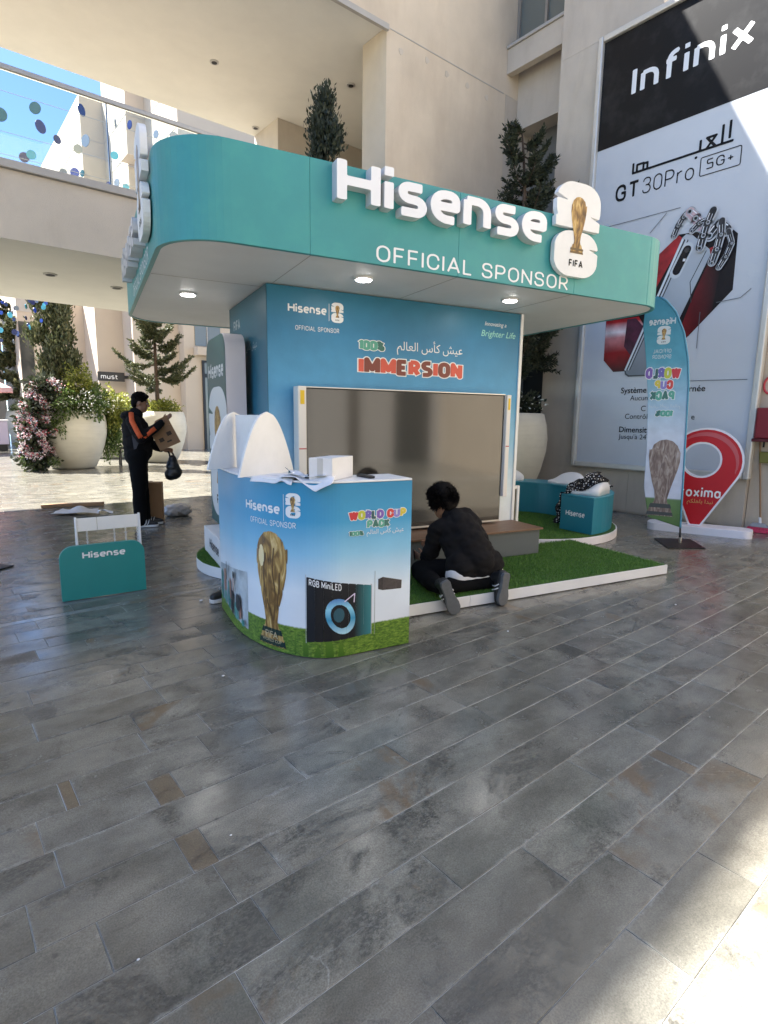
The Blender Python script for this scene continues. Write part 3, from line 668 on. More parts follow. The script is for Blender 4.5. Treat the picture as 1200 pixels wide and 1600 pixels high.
for fi, (fp_, wd, m_) in enumerate(hand):
    for si, (a, b_) in enumerate(zip(fp_, fp_[1:])):
        va, vb = Vector(a), Vector(b_); t = (vb-va).normalized(); nv = Vector((-t.y, t.x)); q0, q1 = va+t*.012, vb-t*.012; w_ = wd*(1-.06*si if fi > 3 else 1)
        bx = (min(a[0], b_[0])-wd, max(a[0], b_[0])+wd, min(a[1], b_[1])-wd, max(a[1], b_[1])+wd); dd = d0+.0045*fi
        rb_ = lambda X, Y, k=1.: np.maximum(stroke_field(X, Y, [tuple(q0), tuple(q1)], 0, w_*k, False), -(np.hypot(X-vb.x, Y-vb.y)-w_*.22) if si < len(fp_)-2 else -9.)
        poster('chrome_rim', silver, contours(lambda X, Y: rb_(X, Y), *bx, .006), dd)
        poster('chrome_shell', m_, contours(lambda X, Y: rb_(X+.004, Y-.003, .78), *bx, .006), dd+.0012)
        for off_, wk in ((.24, .1), (-.12, .05)):
            poster('chrome_glint', glint, contours(lambda X, Y: stroke_field(X, Y, [tuple(q0.lerp(q1, .12)+nv*w_*off_), tuple(q0.lerp(q1, .7)+nv*w_*(off_+.05))], 0, w_*wk, False), *bx, .004), dd+.0024)
        poster('chrome_joint', silver, contours(lambda X, Y: np.abs(np.hypot(X-a[0], Y-a[1])-w_*.2)-w_*.05, *bx, .004), dd+.0036)
poster('red_chip', mat('poster_crimson', (.36, .008, .012), .35), [[(1.84, 3.84), (1.92, 3.86), (1.94, 3.78), (1.86, 3.76)]], .0155)
for p in ([(.3, 4.48), (1.39, 4.48)], [(1.2, 4.46), (.97, 4.23)], [(1.75, 2.05), (2.5, 2.04)], [(2.0, 3.1), (2.3, 3.12), (2.42, 3.22)], [(1.8, 2.5), (1.8, 3.0)]):
    poster('drawn_line', mat('poster_line', (.12, .13, .14), .4), contours(lambda X, Y: stroke_field(X, Y, p, 0, .009), 0, 2.6, 1.9, 4.6, .0045), .0155)

# ================================================================== red location-pin sign
pin = thing('location_pin_sign', 'red map-pin shaped sign with white rim on a white base by the wall', 'sign', (8.1, 3.2, 0), rot=0)
red_m = mat('pin_red', (.5, .008, .016), .4, noise=(2, .05), spec=.3)
pin_w = mat('pin_white', (.8, .78, .82), .4)
A = Vector((7.92, 3.72, 0)); B = Vector((8.28, 2.66, 0)); ax = (B-A).normalized(); nn = Vector((-ax.y, ax.x, 0))
if nn.x > 0: nn = -nn
PC = Vector((8.06, 3.14, 0))
def PIN(dd): return lambda u, v, d=0: tuple(PC+ax*u+nn*(dd+d)+Vector((0, 0, v)))
def pinfield(X, Y, grow=0):
    head = np.hypot(X, Y-.95)-.43
    a = np.full(X.shape, 9.)
    tip = (-.06, .1)
    # tangent wedge down to the tip
    poly = [(-.385, .76), (-.11, .1), (.02, .1), (.4, .79)]
    n = len(poly); w = np.full(X.shape, -9.)
    for i in range(n):
        (x0, y0), (x1, y1) = poly[i], poly[(i+1) % n]; dx, dy = x1-x0, y1-y0; L = math.hypot(dx, dy)
        w = np.maximum(w, ((X-x0)*dy-(Y-y0)*dx)/L)
    s_ = np.minimum(head, w)-grow
    return np.maximum(s_, -(np.hypot(X+.04, Y-.97)-.225+grow))
mb = MB(); lay(mb, contours(lambda X, Y: pinfield(X, Y, .012), -.6, .6, 0, 1.5, .02), PIN(0), depth=.09); mb.build('body', pin_w, pin)
mb = MB(); lay(mb, contours(lambda X, Y: pinfield(X, Y, -.012), -.6, .6, 0, 1.5, .02), PIN(.093)); mb.build('face', red_m, pin)
mb = MB(); lay(mb, contours(lambda X, Y: np.maximum(np.maximum(np.hypot(X, Y-.95)-.385, -(np.hypot(X+.03, Y-.9)-.385)), -pinfield(X, Y, -.03)*0-1), -.6, .6, .4, 1.5, .02), PIN(.0955)); mb.build('highlight', mat('pin_red_light', (.5, .06, .07), .35), pin)
lp, w = lettering('proxima', .15, w=.2, track=.16, sx=1.0); k = .54/w
mb = MB(); lay(mb, [[(x*k-.33, y*k*1.15+.49) for x, y in l] for l in lp], PIN(.0985)); mb.build('lettering', white_ink, pin)
mb = MB(); lay_font(mb, 'prx_ar', PIN(.0985), width=.3, x=-.16, y=.4); mb.build('arabic_lettering', mat('yellow_ink', (.65, .4, .12), .5), pin)
bs = rrect(-.62, .62, -.14, .2, .13, 8)
mb = MB()
n = len(bs); mb.add([tuple(PC+ax*u-nn*(v-.09)+Vector((0, 0, z))) for z in (0, .1) for u, v in bs], [(i, (i+1) % n, n+(i+1) % n, n+i) for i in range(n)]+[tuple(range(n, 2*n))])
mb.build('base', pin_w, pin, bev=.006)
# ================================================================== exhibition stand (frame K: a to the right, b away)
teal = mat('teal_paint', (.045, .285, .29), .42, noise=(2.5, .06), bump=(9, .06), stain=(5, (.06, .33, .29), .35))
teal_deep = mat('teal_laminate', (.016, .235, .225), .4, noise=(3, .04))
gold_print = None
def gold_mat(name, scale):
    M = bpy.data.materials.new(name); M.use_nodes = True; N = M.node_tree.nodes; L = M.node_tree.links; b = N['Principled BSDF']; b.inputs['Roughness'].default_value = .4
    tc = N.new('ShaderNodeTexCoord'); mp = N.new('ShaderNodeMapping'); mp.inputs['Scale'].default_value = (2.4, 2.4, .7); mp.inputs['Rotation'].default_value = (0, .35, 0); L.new(tc.outputs['Object'], mp.inputs[0])
    n = N.new('ShaderNodeTexNoise'); n.inputs['Scale'].default_value = scale; n.inputs['Detail'].default_value = 5; n.inputs['Distortion'].default_value = 1.6; L.new(mp.outputs[0], n.inputs['Vector'])
    cr = N.new('ShaderNodeValToRGB'); e = cr.color_ramp.elements
    for p in (.5, .6): e.new(p)
    for el, (p, c) in zip(e, ((.28, (.05, .022, .006)), (.45, (.24, .125, .03)), (.58, (.5, .31, .09)), (.75, (.85, .68, .36)))): el.position = p; el.color = (*c, 1)
    L.new(n.outputs[0], cr.inputs[0]); L.new(cr.outputs[0], b.inputs['Base Color']); return M
gold_big = gold_mat('gold_print', 7); gold_small = gold_mat('gold_print_small', 26)
green_ink = mat('dark_green_ink', (.008, .03, .022), .4)
CUP = [(-.165,0),(-.15,.05),(-.11,.155),(-.085,.17),(-.075,.22),(-.1,.35),(-.135,.48),(-.165,.6),(-.188,.72),(-.183,.83),(-.145,.92),(-.08,.98),(0,1.),(.07,.985),(.14,.93),(.16,.86),(.188,.87),(.188,.78),(.165,.62),(.125,.45),(.085,.33),(.07,.22),(.085,.17),(.11,.155),(.15,.05),(.165,0)]
def logo_fields():
    def two(X, Y):
        D = np.minimum(rbox(X, Y, .25, .765, .25, .235, .19), rbox(X, Y, .25, .575, .25, .055, .004))
        D = np.maximum(D, -np.maximum(np.abs(Y-.83+.25*X)-.16*np.maximum(.15-X, 0), X-.15))
        return np.maximum(D, -np.maximum(np.abs(Y-.64-.3*(.5-X))-.16*np.maximum(X-.37, 0), .37-X))
    def six(X, Y):
        D = rbox(X, Y, .25, .247, .25, .243, .18)
        return np.maximum(D, -np.maximum(np.abs(Y-.3-.25*(.5-X))-.16*np.maximum(X-.37, 0), .37-X))
    return contours(two, -.05, .55, .45, 1.05, .012)+contours(six, -.05, .55, -.05, .52, .012)
LOGO = logo_fields()
FIFA_LP, FIFA_W = lettering('FIFA', 1., w=.24, track=.17, res=.05)
HIS = {}
def his(h, thick=.22):
    if 'b' not in HIS: HIS['b'] = lettering('Hisense', 1., w=.245, track=.1, sx=1.14, res=.028)
    lp, w = HIS['b']; return [[(x*h, y*h) for x, y in l] for l in lp], w*h
OFF_LP, OFF_W = lettering('OFFICIAL SPONSOR', 1., w=.135, track=.2, res=.04, space=.5)
def place(loops, x, y, kx, ky=None): ky = ky or kx; return [[(x+a*kx, y+b*ky) for a, b in l] for l in loops]
def print_logo(parent, fn, x, y, h, off=.002, mirror=False, w_m=None):
    s = -1 if mirror else 1
    P = lambda loops, dx, dy, kx, ky: [[(x+s*(dx+a*kx), y+dy+b*ky) for a, b in l][::s] for l in loops]
    mb = MB()
    for l in P(LOGO, -.0875*h, 0, h*1.35, h): lay(mb, [l], fn, off=off)
    mb.build('emblem_print', w_m or white_ink, parent)
    mb = MB(); lay(mb, P([CUP], .25*h, .26*h, .62*h, .6*h), fn, off=off+.0015); mb.build('cup_print', gold_small, parent)
    mb = MB()
    k = .2*h/FIFA_W
    for l in P(FIFA_LP, .145*h, .1*h, k, k): lay(mb, [l], fn, off=off+.0015)
    mb.build('lettering', black_ink, parent)
def words(parent, name, loops, fn, m_, off=.002):
    mb = MB(); lay(mb, loops, fn, off=off); return mb.build(name, m_, parent)

st = thing('exhibition_stand', 'teal and blue exhibition stand with a rounded canopy and lit soffit', 'exhibition stand', (2.72, 5.5, 0), 'K')
CA0, CA1, CB0, CB1, CR, CZ0, CZ1 = .46, 5.13, 3.85, 7.5, .42, 2.54, 3.145
outl = rrect(CA0, CA1, CB0, CB1, CR, 14)
inner = rrect(CA0+.035, CA1-.035, CB0+.035, CB1-.035, CR-.035, 14)
# fascia in panels with open joints
def arc_pts():
    P = outl+[outl[0]]; Q = inner+[inner[0]]; s = [0]
    for p, q in zip(P, P[1:]): s.append(s[-1]+math.hypot(q[0]-p[0], q[1]-p[1]))
    return P, Q, s
P_, Q_, S_ = arc_pts()
def at_s(t):
    for i in range(len(S_)-1):
        if S_[i+1] >= t-1e-9 and S_[i+1] > S_[i]:
            f = (t-S_[i])/(S_[i+1]-S_[i]); L_ = lambda A: (A[i][0]+f*(A[i+1][0]-A[i][0]), A[i][1]+f*(A[i+1][1]-A[i][1])); return L_(P_), L_(Q_)
i0 = min(range(len(S_)-1), key=lambda i: abs(P_[i][1]-CB0)+abs(P_[i][0]-CA0-CR)); s_front = S_[i0]      # start of the straight front
cuts = [s_front+.52, s_front+1.72, s_front+2.93, s_front+3.86, s_front+5.2, s_front+7.2, s_front+9.2, s_front+11.2, s_front+13.0]
tot = S_[-1]
cuts = sorted(c % tot for c in cuts)
for c0, c1 in zip(cuts, cuts[1:]+[cuts[0]+tot]):
    ts = [c0+.0006]+sorted(t for t in [x for x in S_[:-1]]+[x+tot for x in S_[:-1]] if c0+.01 < t < c1-.01)+[c1-.0006]
    mb = MB(); rings = [at_s(t % tot) for t in ts]; n = len(rings)
    vs = []
    for (p, q) in rings: vs += [(p[0], p[1], CZ0), (p[0], p[1], CZ1), (q[0], q[1], CZ1), (q[0], q[1], CZ0)]
    fs = [(4*i+k, 4*i+4+k, 4*i+4+(k+1) % 4, 4*i+(k+1) % 4) for i in range(n-1) for k in range(4)]+[(0, 1, 2, 3), (4*n-1, 4*n-2, 4*n-3, 4*n-4)]
    mb.add(vs, fs).build('fascia_panel', teal, st, bev=.003)
soff_m = mat('soffit_board', (.8, .79, .77), .5, noise=(1.5, .04), stain=(1.2, (.68, .66, .63), .3))
MB().prism(rrect(CA0+.037, CA1-.037, CB0+.037, CB1-.037, CR-.037, 14), CZ0+.006, CZ0+.03).build('soffit', soff_m, st)
MB().prism(rrect(CA0+.0365, CA1-.0365, CB0+.0365, CB1-.0365, CR-.0365, 14), CZ0+.031, CZ1-.05).build('roof', soff_m, st)
for a in (1.42, 2.62, 3.83):
    MB().box(a-.0015, a+.0015, CB0+.05, 4.81, CZ0+.0035, CZ0+.0055).build('soffit_joint', coping_m, st)
MB().box(.5, 1.36, 5.0-.0015, 5.0+.0015, CZ0+.0035, CZ0+.0055).build('soffit_joint', coping_m, st)
for a, b_ in ((2.0, 4.28), (.866, 5.6), (3.5, 4.32)):
    r_ = MB().lathe([(.068, CZ0-.012), (.074, CZ0-.008), (.074, CZ0+.005)], (a, b_), 28).build('downlight', white_lam, st)
    MB().lathe([(.06, CZ0-.0165), (.06, CZ0-.013)], (a, b_), 24).build('lens', mat('lit_lens', (1, 1, 1), .4, emit=((1, .98, .94), 7.)), r_)
# core wall
blue_ramp = ramp_mat('blue_print', [(0, (.8, .83, .85)), (.2, (.72, .8, .84)), (.42, (.28, .53, .72)), (.62, (.085, .32, .55)), (.85, (.035, .2, .37)), (1, (.022, .16, .25))], lo=.2, hi=2.55, rough=.42, noise=(7, .06), bump=(40, .04))
blue_shaded = ramp_mat('blue_print_shaded', [(0, (.3, .4, .45)), (.3, (.06, .25, .36)), (.7, (.02, .13, .2)), (1, (.012, .085, .12))], lo=.2, hi=2.55, rough=.4, noise=(5, .06))  # front print darkened, the flank's shade is mixed into its colours
MB().box(1.37, 4.085, 4.82, 6.2, -.002, 2.538).build('wall_block', blue_ramp, st)
MB().box(4.055, 4.088, 4.806, 4.818, .002, 2.536).build('edge_trim', white_lam, st)
WF = lambda u, v, d=0: (u, 4.8195-d, v)
lp, w = his(.058); k = .335/w
words(st, 'lettering', place(lp, 1.555, 2.338, k, 1), WF, white_ink)
MB().add([WF(u, v, .002) for u, v in ((1.919, 2.285), (1.923, 2.285), (1.923, 2.43), (1.919, 2.43))], [(0, 1, 2, 3)]).build('divider_line', white_ink, st)
print_logo(st, WF, 1.957, 2.275, .17, )
words(st, 'lettering', place(OFF_LP, 1.615, 2.19, .4/OFF_W, .034), WF, white_ink)
mb = MB(); lay_font(mb, 'cup_ar', WF, width=.74, x=2.6, y=2.085, off=.002); mb.build('arabic_lettering', white_ink, st)
green1 = mat('sea_green_ink', (.1, .36, .27), .45); green2 = mat('dark_sea_green_ink', (.04, .16, .13), .45)
red1 = mat('coral_ink', (.62, .09, .055), .45); red2 = mat('brown_red_ink', (.2, .045, .03), .45)
def fat_word(parent, s, fn, x, y, h, width, cols, w=.46, track=-.16, off=.002, outline=.09, mirror=False, res=.035):
    """chunky overlapping letters with a white outline; neighbours are cut where they overlap"""
    xx = 0.; cells = []
    for ch in s:
        if ch == ' ': xx += .5; continue
        gw, gs = GL[ch] if ch != 'S' else (.66, [(0, [(.64, 1), (.02, 1), (.02, .52), (.66, .5), (.66, 0), (0, 0)], .26)]); cells.append([(c, round_path([(p[0]*.82+xx, p[1])+tuple(p[2:]) for p in pts], c, r)) for c, pts, r in gs]); xx += gw*.82+w+track
    tot = xx-track-w; k = width/(tot+w); ky = h/(1+w)
    F = [(lambda gs: (lambda X, Y: np.minimum.reduce([stroke_field(X, Y, p, c, w) for c, p in gs])))(gs) for gs in cells]
    sg = -1 if mirror else 1
    def put(loops, m_, o, nm):
        mb = MB()
        for l in loops: pass
        lay(mb, [[(x+sg*(a+w/2)*k, y+(b_+w/2)*ky) for a, b_ in l][::sg] for l in loops], fn, off=o); mb.build(nm, m_, parent)
    bx = (-w-.2, tot+w+.2, -w-.2, 1+w+.2)
    put(contours(lambda X, Y: np.minimum.reduce([f(X, Y) for f in F])-outline, *bx, res), white_ink, off, 'lettering_outline')
    for i, f in enumerate(F):
        g_ = lambda X, Y: np.maximum.reduce([f(X, Y)]+[-F[j](X, Y)+.015 for j in range(i)])
        xs = [p[0] for c, pp in cells[i] for p in pp]
        put(contours(g_, min(xs)-w, max(xs)+w, -w-.1, 1+w+.1, res), cols[i % len(cols)], off+.0015, 'letter')
fat_word(st, 'IMMERSION', WF, 2.205, 1.852, .148, 1.14, [red1, red2, red1, red2, red1, red2, red1, red2, red1], w=.36, track=.02, outline=.08)
fat_word(st, '100%', WF, 2.2, 2.062, .088, .27, [green1, green1, green1, green2], w=.4)
mb = MB(); lay_font(mb, 'inn', WF, width=.27, x=3.6, y=2.39, off=.002, shear=.25); mb.build('script_lettering', white_ink, st)
mb = MB(); lay_font(mb, 'bri', WF, width=.43, x=3.56, y=2.285, off=.002, shear=.25); mb.build('script_lettering', mat('mint_ink', (.35, .72, .6), .5), st)
# left flank of the wall
MB().box(1.364, 1.3685, 4.822, 6.2, 0, 2.537).build('side_print', blue_shaded, st)
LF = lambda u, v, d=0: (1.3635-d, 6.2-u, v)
mb = MB(); lay_font(mb, 'cup_ar', LF, width=.62, x=.45, y=2.06, off=.002); mb.build('arabic_lettering', mat('shaded_white_ink', (.4, .45, .47), .5), st)  # white lettering greyed to carry the flank's shade
words(st, 'lettering', place(FIFA_LP, .2, 2.3, .08), LF, MATS['shaded_white_ink'])
# canopy lettering: front
FF = lambda u, v, d=0: (u, CB0-d, v)
letter_face = mat('white_acrylic', (.83, .83, .85), .3, coat=.2); letter_side = mat('letter_return', (.6, .6, .61), .5)
def channel_word(fn, x0, z0, width, h):
    gl, tot = lettering('Hisense', 1., w=.245, track=.1, sx=1.14, res=.028, each=True); k = width/(tot+.245)
    for loops in gl:
        loops = [[(x0+(a+.1225)*k, z0+(b_+.1225)*h/1.245) for a, b_ in l] for l in loops]
        mb = MB(); lay(mb, loops, fn, depth=.085, off=.001); c_ = mb.build('channel_letter', letter_side, st)
        mb = MB(); lay(mb, loops, fn, off=.0875); mb.build('letter_face', letter_face, c_)
channel_word(FF, 1.558, 2.868, 1.83, .298)
for lp in lettering('OFFICIAL SPONSOR', 1., w=.135, track=.2, res=.04, space=.5, each=True)[0]: words(st, 'letter', place(lp, 1.905, 2.566, 1.825/OFF_W, .1), FF, white_ink)
lg = lambda fn, x, y, h: (x, y, h)
def raised_emblem(fn, x, y, h, mirror=False):
    sg = -1 if mirror else 1
    Pm = lambda loops, dx, dy, kx, ky: [[(x+sg*(dx+a*kx), y+dy+b*ky) for a, b in l][::sg] for l in loops]
    mb = MB(); lay(mb, Pm(LOGO, -.0825*h, 0, h*1.33, h), fn, depth=.045, off=.012); b = mb.build('emblem_board', white_board, st)
    mb = MB(); lay(mb, Pm([CUP], .25*h, .255*h, .62*h, .6*h), fn, off=.059); mb.build('cup_print', gold_big, b)
    mb = MB()
    for y0, y1, g0 in ((.257, .275, 0), (.29, .312, 0)): lay(mb, Pm([[(-.1, y0), (.1, y0), (.095, y1), (-.095, y1)]], .25*h, 0, h, h), fn, off=.0605)
    mb.build('cup_base_print', mat('bronze_ink', (.12, .07, .02), .4), b)
    mb = MB(); k = .2*h/FIFA_W; lay(mb, Pm(FIFA_LP, .15*h, .115*h, k, k), fn, off=.059); mb.build('lettering', black_ink, b)
    for dy in (.12, .3): pass
raised_emblem(FF, 3.57, 2.66, .742)
# canopy lettering: left flank
SF = lambda u, v, d=0: (CA0-d, CB1-u, v)
channel_word(SF, 1.15, 2.7, 1.55, .26)
for lp in lettering('OFFICIAL SPONSOR', 1., w=.135, track=.2, res=.04, space=.5, each=True)[0]: words(st, 'letter', place(lp, 1.3, 2.575, 1.5/OFF_W, .09), SF, white_ink)
raised_emblem(SF, 2.8, 2.66, .7)

# ================================================================== turf platforms
turf_m = mat('turf_base', (.04, .1, .014), .9, noise=(30, .35))
blade_m = bpy.data.materials.new('turf_blade'); blade_m.use_nodes = True
_N = blade_m.node_tree.nodes; _L = blade_m.node_tree.links; _b = _N['Principled BSDF']; _b.inputs['Roughness'].default_value = .6
_ge = _N.new('ShaderNodeNewGeometry'); _cr = _N.new('ShaderNodeValToRGB'); _e = _cr.color_ramp.elements; _e[0].color = (.05, .14, .016, 1); _e[1].color = (.15, .3, .045, 1)
_e2 = _e.new(.6); _e2.color = (.09, .22, .026, 1)
_L.new(_ge.outputs['Random Per Island'], _cr.inputs[0]); _L.new(_cr.outputs[0], _b.inputs['Base Color'])
def turf(parent, test, box, z, n, h=.022):
    P = rng.uniform((box[0], box[2]), (box[1], box[3]), (n, 2)); P = P[test(P[:, 0], P[:, 1])]; n = len(P)
    ang = rng.uniform(0, 2*np.pi, n); lean = rng.normal(0, .35, (n, 2))*h; hh = h*rng.uniform(.6, 1.15, n); wd = .0022
    v = np.zeros((n, 3, 3)); dx = np.cos(ang)*wd; dy = np.sin(ang)*wd
    v[:, 0] = np.c_[P[:, 0]-dx, P[:, 1]-dy, np.full(n, z)]; v[:, 1] = np.c_[P[:, 0]+dx, P[:, 1]+dy, np.full(n, z)]; v[:, 2] = np.c_[P+lean, z+hh]
    b = tuple(parent['_b']); v -= np.array(b)
    me = bpy.data.meshes.new('turf_blades'); me.from_pydata(v.reshape(-1, 3).tolist(), [], np.arange(3*n).reshape(-1, 3).tolist()); me.materials.append(blade_m)
    o = bpy.data.objects.new('turf_blades', me); COL.objects.link(o); o.parent = parent; o['kind'] = 'stuff'
pf = thing('turf_platform', 'low white platform covered in artificial grass in front of the screen', 'platform', (3.2, 4.1, 0), 'K')
MB().box(1.2, 4.876, 3.485, 4.7, .004, .088).build('plinth', white_lam, pf)
for x0, x1 in ((1.2, 2.56), (2.564, 4.88)): MB().box(x0, x1, 3.474, 3.483, .008, .094).build('skirting', white_lam, pf, bev=.002)
MB().box(4.878, 4.887, 3.474, 4.7, .008, .094).build('skirting', white_lam, pf, bev=.002)
MB().box(1.2, 4.874, 3.487, 4.7, .089, .096).build('turf_mat', turf_m, pf)
turf(pf, lambda x, y: np.ones(len(x), bool), (1.25, 4.872, 3.488, 4.72), .094, 60000)
RC = (5.15, 6.0)
def arc_poly(r0, r1, t0, t1, n=40):
    return [(RC[0]+r1*math.cos(R(t0+(t1-t0)*i/n)), RC[1]+r1*math.sin(R(t0+(t1-t0)*i/n))) for i in range(n+1)]+[(RC[0]+r0*math.cos(R(t1-(t1-t0)*i/n)), RC[1]+r0*math.sin(R(t1-(t1-t0)*i/n))) for i in range(n+1)]
rp = thing('round_platform', 'round white platform with artificial grass beside the stand', 'platform', (5.15, 6.0, 0), 'K')
disc = [(max(x, 4.1), y) for x, y in [(RC[0]+1.29*math.cos(t), RC[1]+1.29*math.sin(t)) for t in [2*math.pi*i/90 for i in range(90)]]]
MB().prism(disc, .003, .1).build('plinth', mat('pale_pink_laminate', (.78, .745, .75), .4, noise=(3, .03)), rp, bev=.004)
MB().prism([(max(x, 4.105), y) for x, y in arc_poly(.01, 1.275, 0, 351)[:41]], .1005, .103).build('turf_mat', turf_m, rp)
turf(rp, lambda x, y: (np.hypot(x-RC[0], y-RC[1]) < 1.27) & (x > 4.12) & ~((np.hypot(x-RC[0], y-RC[1]) > .73) & (x > 5.2)), (4.1, 6.0, 4.7, 7.3), .1, 50000)
cb = thing('curved_bench', 'teal curved bench standing on the round platform', 'bench', (5.9, 5.6, .1), 'K')
MB().prism(arc_poly(.74, 1.22, -84, 105), .105, .54).build('body', mat('bench_teal', (.012, .19, .26), .38, noise=(3, .04)), cb, bev=.004)
MB().prism(arc_poly(.736, 1.224, -84.2, 105), .542, .552).build('top', mat('bench_teal_top', (.03, .26, .34), .35), cb, bev=.003)
a0 = R(-84); ex = (math.cos(a0), math.sin(a0))
BF = lambda u, v, d=0: (RC[0]+(1.22-.48+u)*ex[0]+ex[1]*d, RC[1]+(.74+u)*ex[1]-ex[0]*d*1, v)
lp, w = his(.055); mb = MB(); lay(mb, place(lp, .09, .3, .27/w, 1), BF, off=.003); mb.build('lettering', white_ink, cb)
cush_m = mat('white_plastic_seat', (.78, .77, .76), .35, noise=(4, .03))
def cushion(ang, label, group):
    cx, cy = RC[0]+.98*math.cos(R(ang)), RC[1]+.98*math.sin(R(ang)); t = thing('seat_pad', label, 'seat', (cx, cy, .552), 'K', group)
    er = (math.cos(R(ang)), math.sin(R(ang))); et = (-er[1], er[0]); nu, nv = 24, 16; vs = []; fs = []
    for side in (1, 0):
        for j in range(nv+1):
            v = j/nv
            for i in range(nu+1):
                u = -1+2*i/nu; sq = (1-max(0, v-.75)**2*3)*(1-.25*(1-v)**4); x = u*.235*sq; y = -.18+v*.36
                if side: z = .03+.13*(1/(1+math.exp(-(v-.62)*11)))*(1-abs(u)**3*.75)+.012*abs(u)**2-.012*math.exp(-(u*7)**2)*(1-v)
                else: z = .002
                vs.append((cx+er[0]*y+et[0]*x, cy+er[1]*y+et[1]*x, .552+z))
        o = len(vs)-(nu+1)*(nv+1)
        for j in range(nv):
            for i in range(nu):
                q = (o+j*(nu+1)+i, o+j*(nu+1)+i+1, o+(j+1)*(nu+1)+i+1, o+(j+1)*(nu+1)+i); fs.append(q if not side else q[::-1])
    n1 = (nu+1)*(nv+1); bd = [j for j in range(nu+1)]+[j*(nu+1)+nu for j in range(1, nv+1)]+[nv*(nu+1)+i for i in range(nu-1, -1, -1)]+[j*(nu+1) for j in range(nv-1, 0, -1)]
    for p, q in zip(bd, bd[1:]+bd[:1]): fs.append((p, q, n1+q, n1+p))
    MB().add(vs, fs).build('shell', cush_m, t, smooth=True); return t
cushion(-66, 'white moulded seat with the black spotted scarf draped on it', 'white seats on the curved bench')
cushion(6, 'white moulded seat in the middle of the curved bench', 'white seats on the curved bench')
cushion(58, 'white moulded seat on the curved bench right beside the screen wall', 'white seats on the curved bench')
# scarf
scarf_m = bpy.data.materials.new('spotted_scarf'); scarf_m.use_nodes = True
_N = scarf_m.node_tree.nodes; _L = scarf_m.node_tree.links; _b = _N['Principled BSDF']; _b.inputs['Roughness'].default_value = .85
_tc = _N.new('ShaderNodeTexCoord'); _vo = _N.new('ShaderNodeTexVoronoi'); _vo.inputs['Scale'].default_value = 34; _vo.inputs['Randomness'].default_value = .45; _L.new(_tc.outputs['Object'], _vo.inputs['Vector'])
_cr = _N.new('ShaderNodeValToRGB'); _cr.color_ramp.interpolation = 'CONSTANT'; _cr.color_ramp.elements[0].color = (.7, .7, .7, 1); _cr.color_ramp.elements[1].position = .3; _cr.color_ramp.elements[1].color = (.008, .008, .01, 1)
_L.new(_vo.outputs['Distance'], _cr.inputs[0]); _L.new(_cr.outputs[0], _b.inputs['Base Color'])
sc_ = thing('scarf', 'black scarf with white spots draped over the seat and hanging down the bench', 'scarf', (5.5, 5.1, .65), 'K')
path = [(5.28, 5.36, .16), (5.27, 5.34, .35), (5.29, 5.3, .53), (5.34, 5.22, .6), (5.45, 5.14, .66), (5.55, 5.08, .73), (5.68, 5.1, .74), (5.8, 5.14, .68), (5.86, 5.1, .59)]
mb = MB(); rows = []
for i in range(60):
    t = i/59*(len(path)-1); k = min(int(t), len(path)-2); f = t-k; p = Vector(path[k]).lerp(Vector(path[k+1]), f); tg = (Vector(path[k+1])-Vector(path[k])).normalized()
    sd = tg.cross(Vector((.4, -.9, .3))).normalized(); nr = sd.cross(tg).normalized(); wd = .045+.05*min(1, max(0, (t-2.2)/1.5)); rows.append([])
    for j in range(15):
        u = -1+j/7; q = p+sd*(u*wd)+nr*(.026*math.sin(u*8+i*.5)+.02*math.sin(i*.9+u*3)+.03*(1-u*u)); rows[-1].append(tuple(q))
vs = [p for r_ in rows for p in r_]; mb.add(vs, [(i*15+j, i*15+j+1, (i+1)*15+j+1, (i+1)*15+j) for i in range(59) for j in range(14)])
o = mb.build('cloth', scarf_m, sc_, smooth=True); sm = o.modifiers.new('thick', 'SOLIDIFY'); sm.thickness = .012

# ================================================================== screen and low bench
bn = thing('low_bench', 'low grey bench with a wood top under the television', 'bench', (2.8, 4.57, .1), 'K')
MB().box(1.45, 4.045, 4.345, 4.80, .1, .352).build('box', mat('grey_laminate', (.105, .12, .125), .5, noise=(3, .05)), bn, bev=.003)
wood = mat('walnut_board', (.19, .105, .062), .45, noise=(9, .35, (.6, 9, 9)), stain=(4, (.1, .05, .03), .6, (.8, 12, 12)))
MB().box(1.43, 4.065, 4.315, 4.803, .354, .374).build('top_board', wood, bn, bev=.002)
tv = thing('television', 'very large television with transport strips still on both sides', 'television', (2.72, 4.72, .38), 'K')
MB().box(1.655, 3.80, 4.70, 4.775, .395, 1.702).build('casing', mat('tv_casing', (.02, .02, .02), .4), tv, bev=.004)
scr = mat('tv_screen', (.03, .027, .023), .08, spec=.8); scr.node_tree.nodes['Principled BSDF'].inputs['IOR'].default_value = 1.6
MB().box(1.667, 3.788, 4.694, 4.699, .42, 1.692).build('screen', scr, tv)
MB().box(1.655, 3.80, 4.692, 4.699, .397, .415).build('bottom_bezel', steel, tv)
MB().box(1.655, 3.80, 4.69, 4.778, 1.704, 1.712).build('top_bezel', steel, tv)
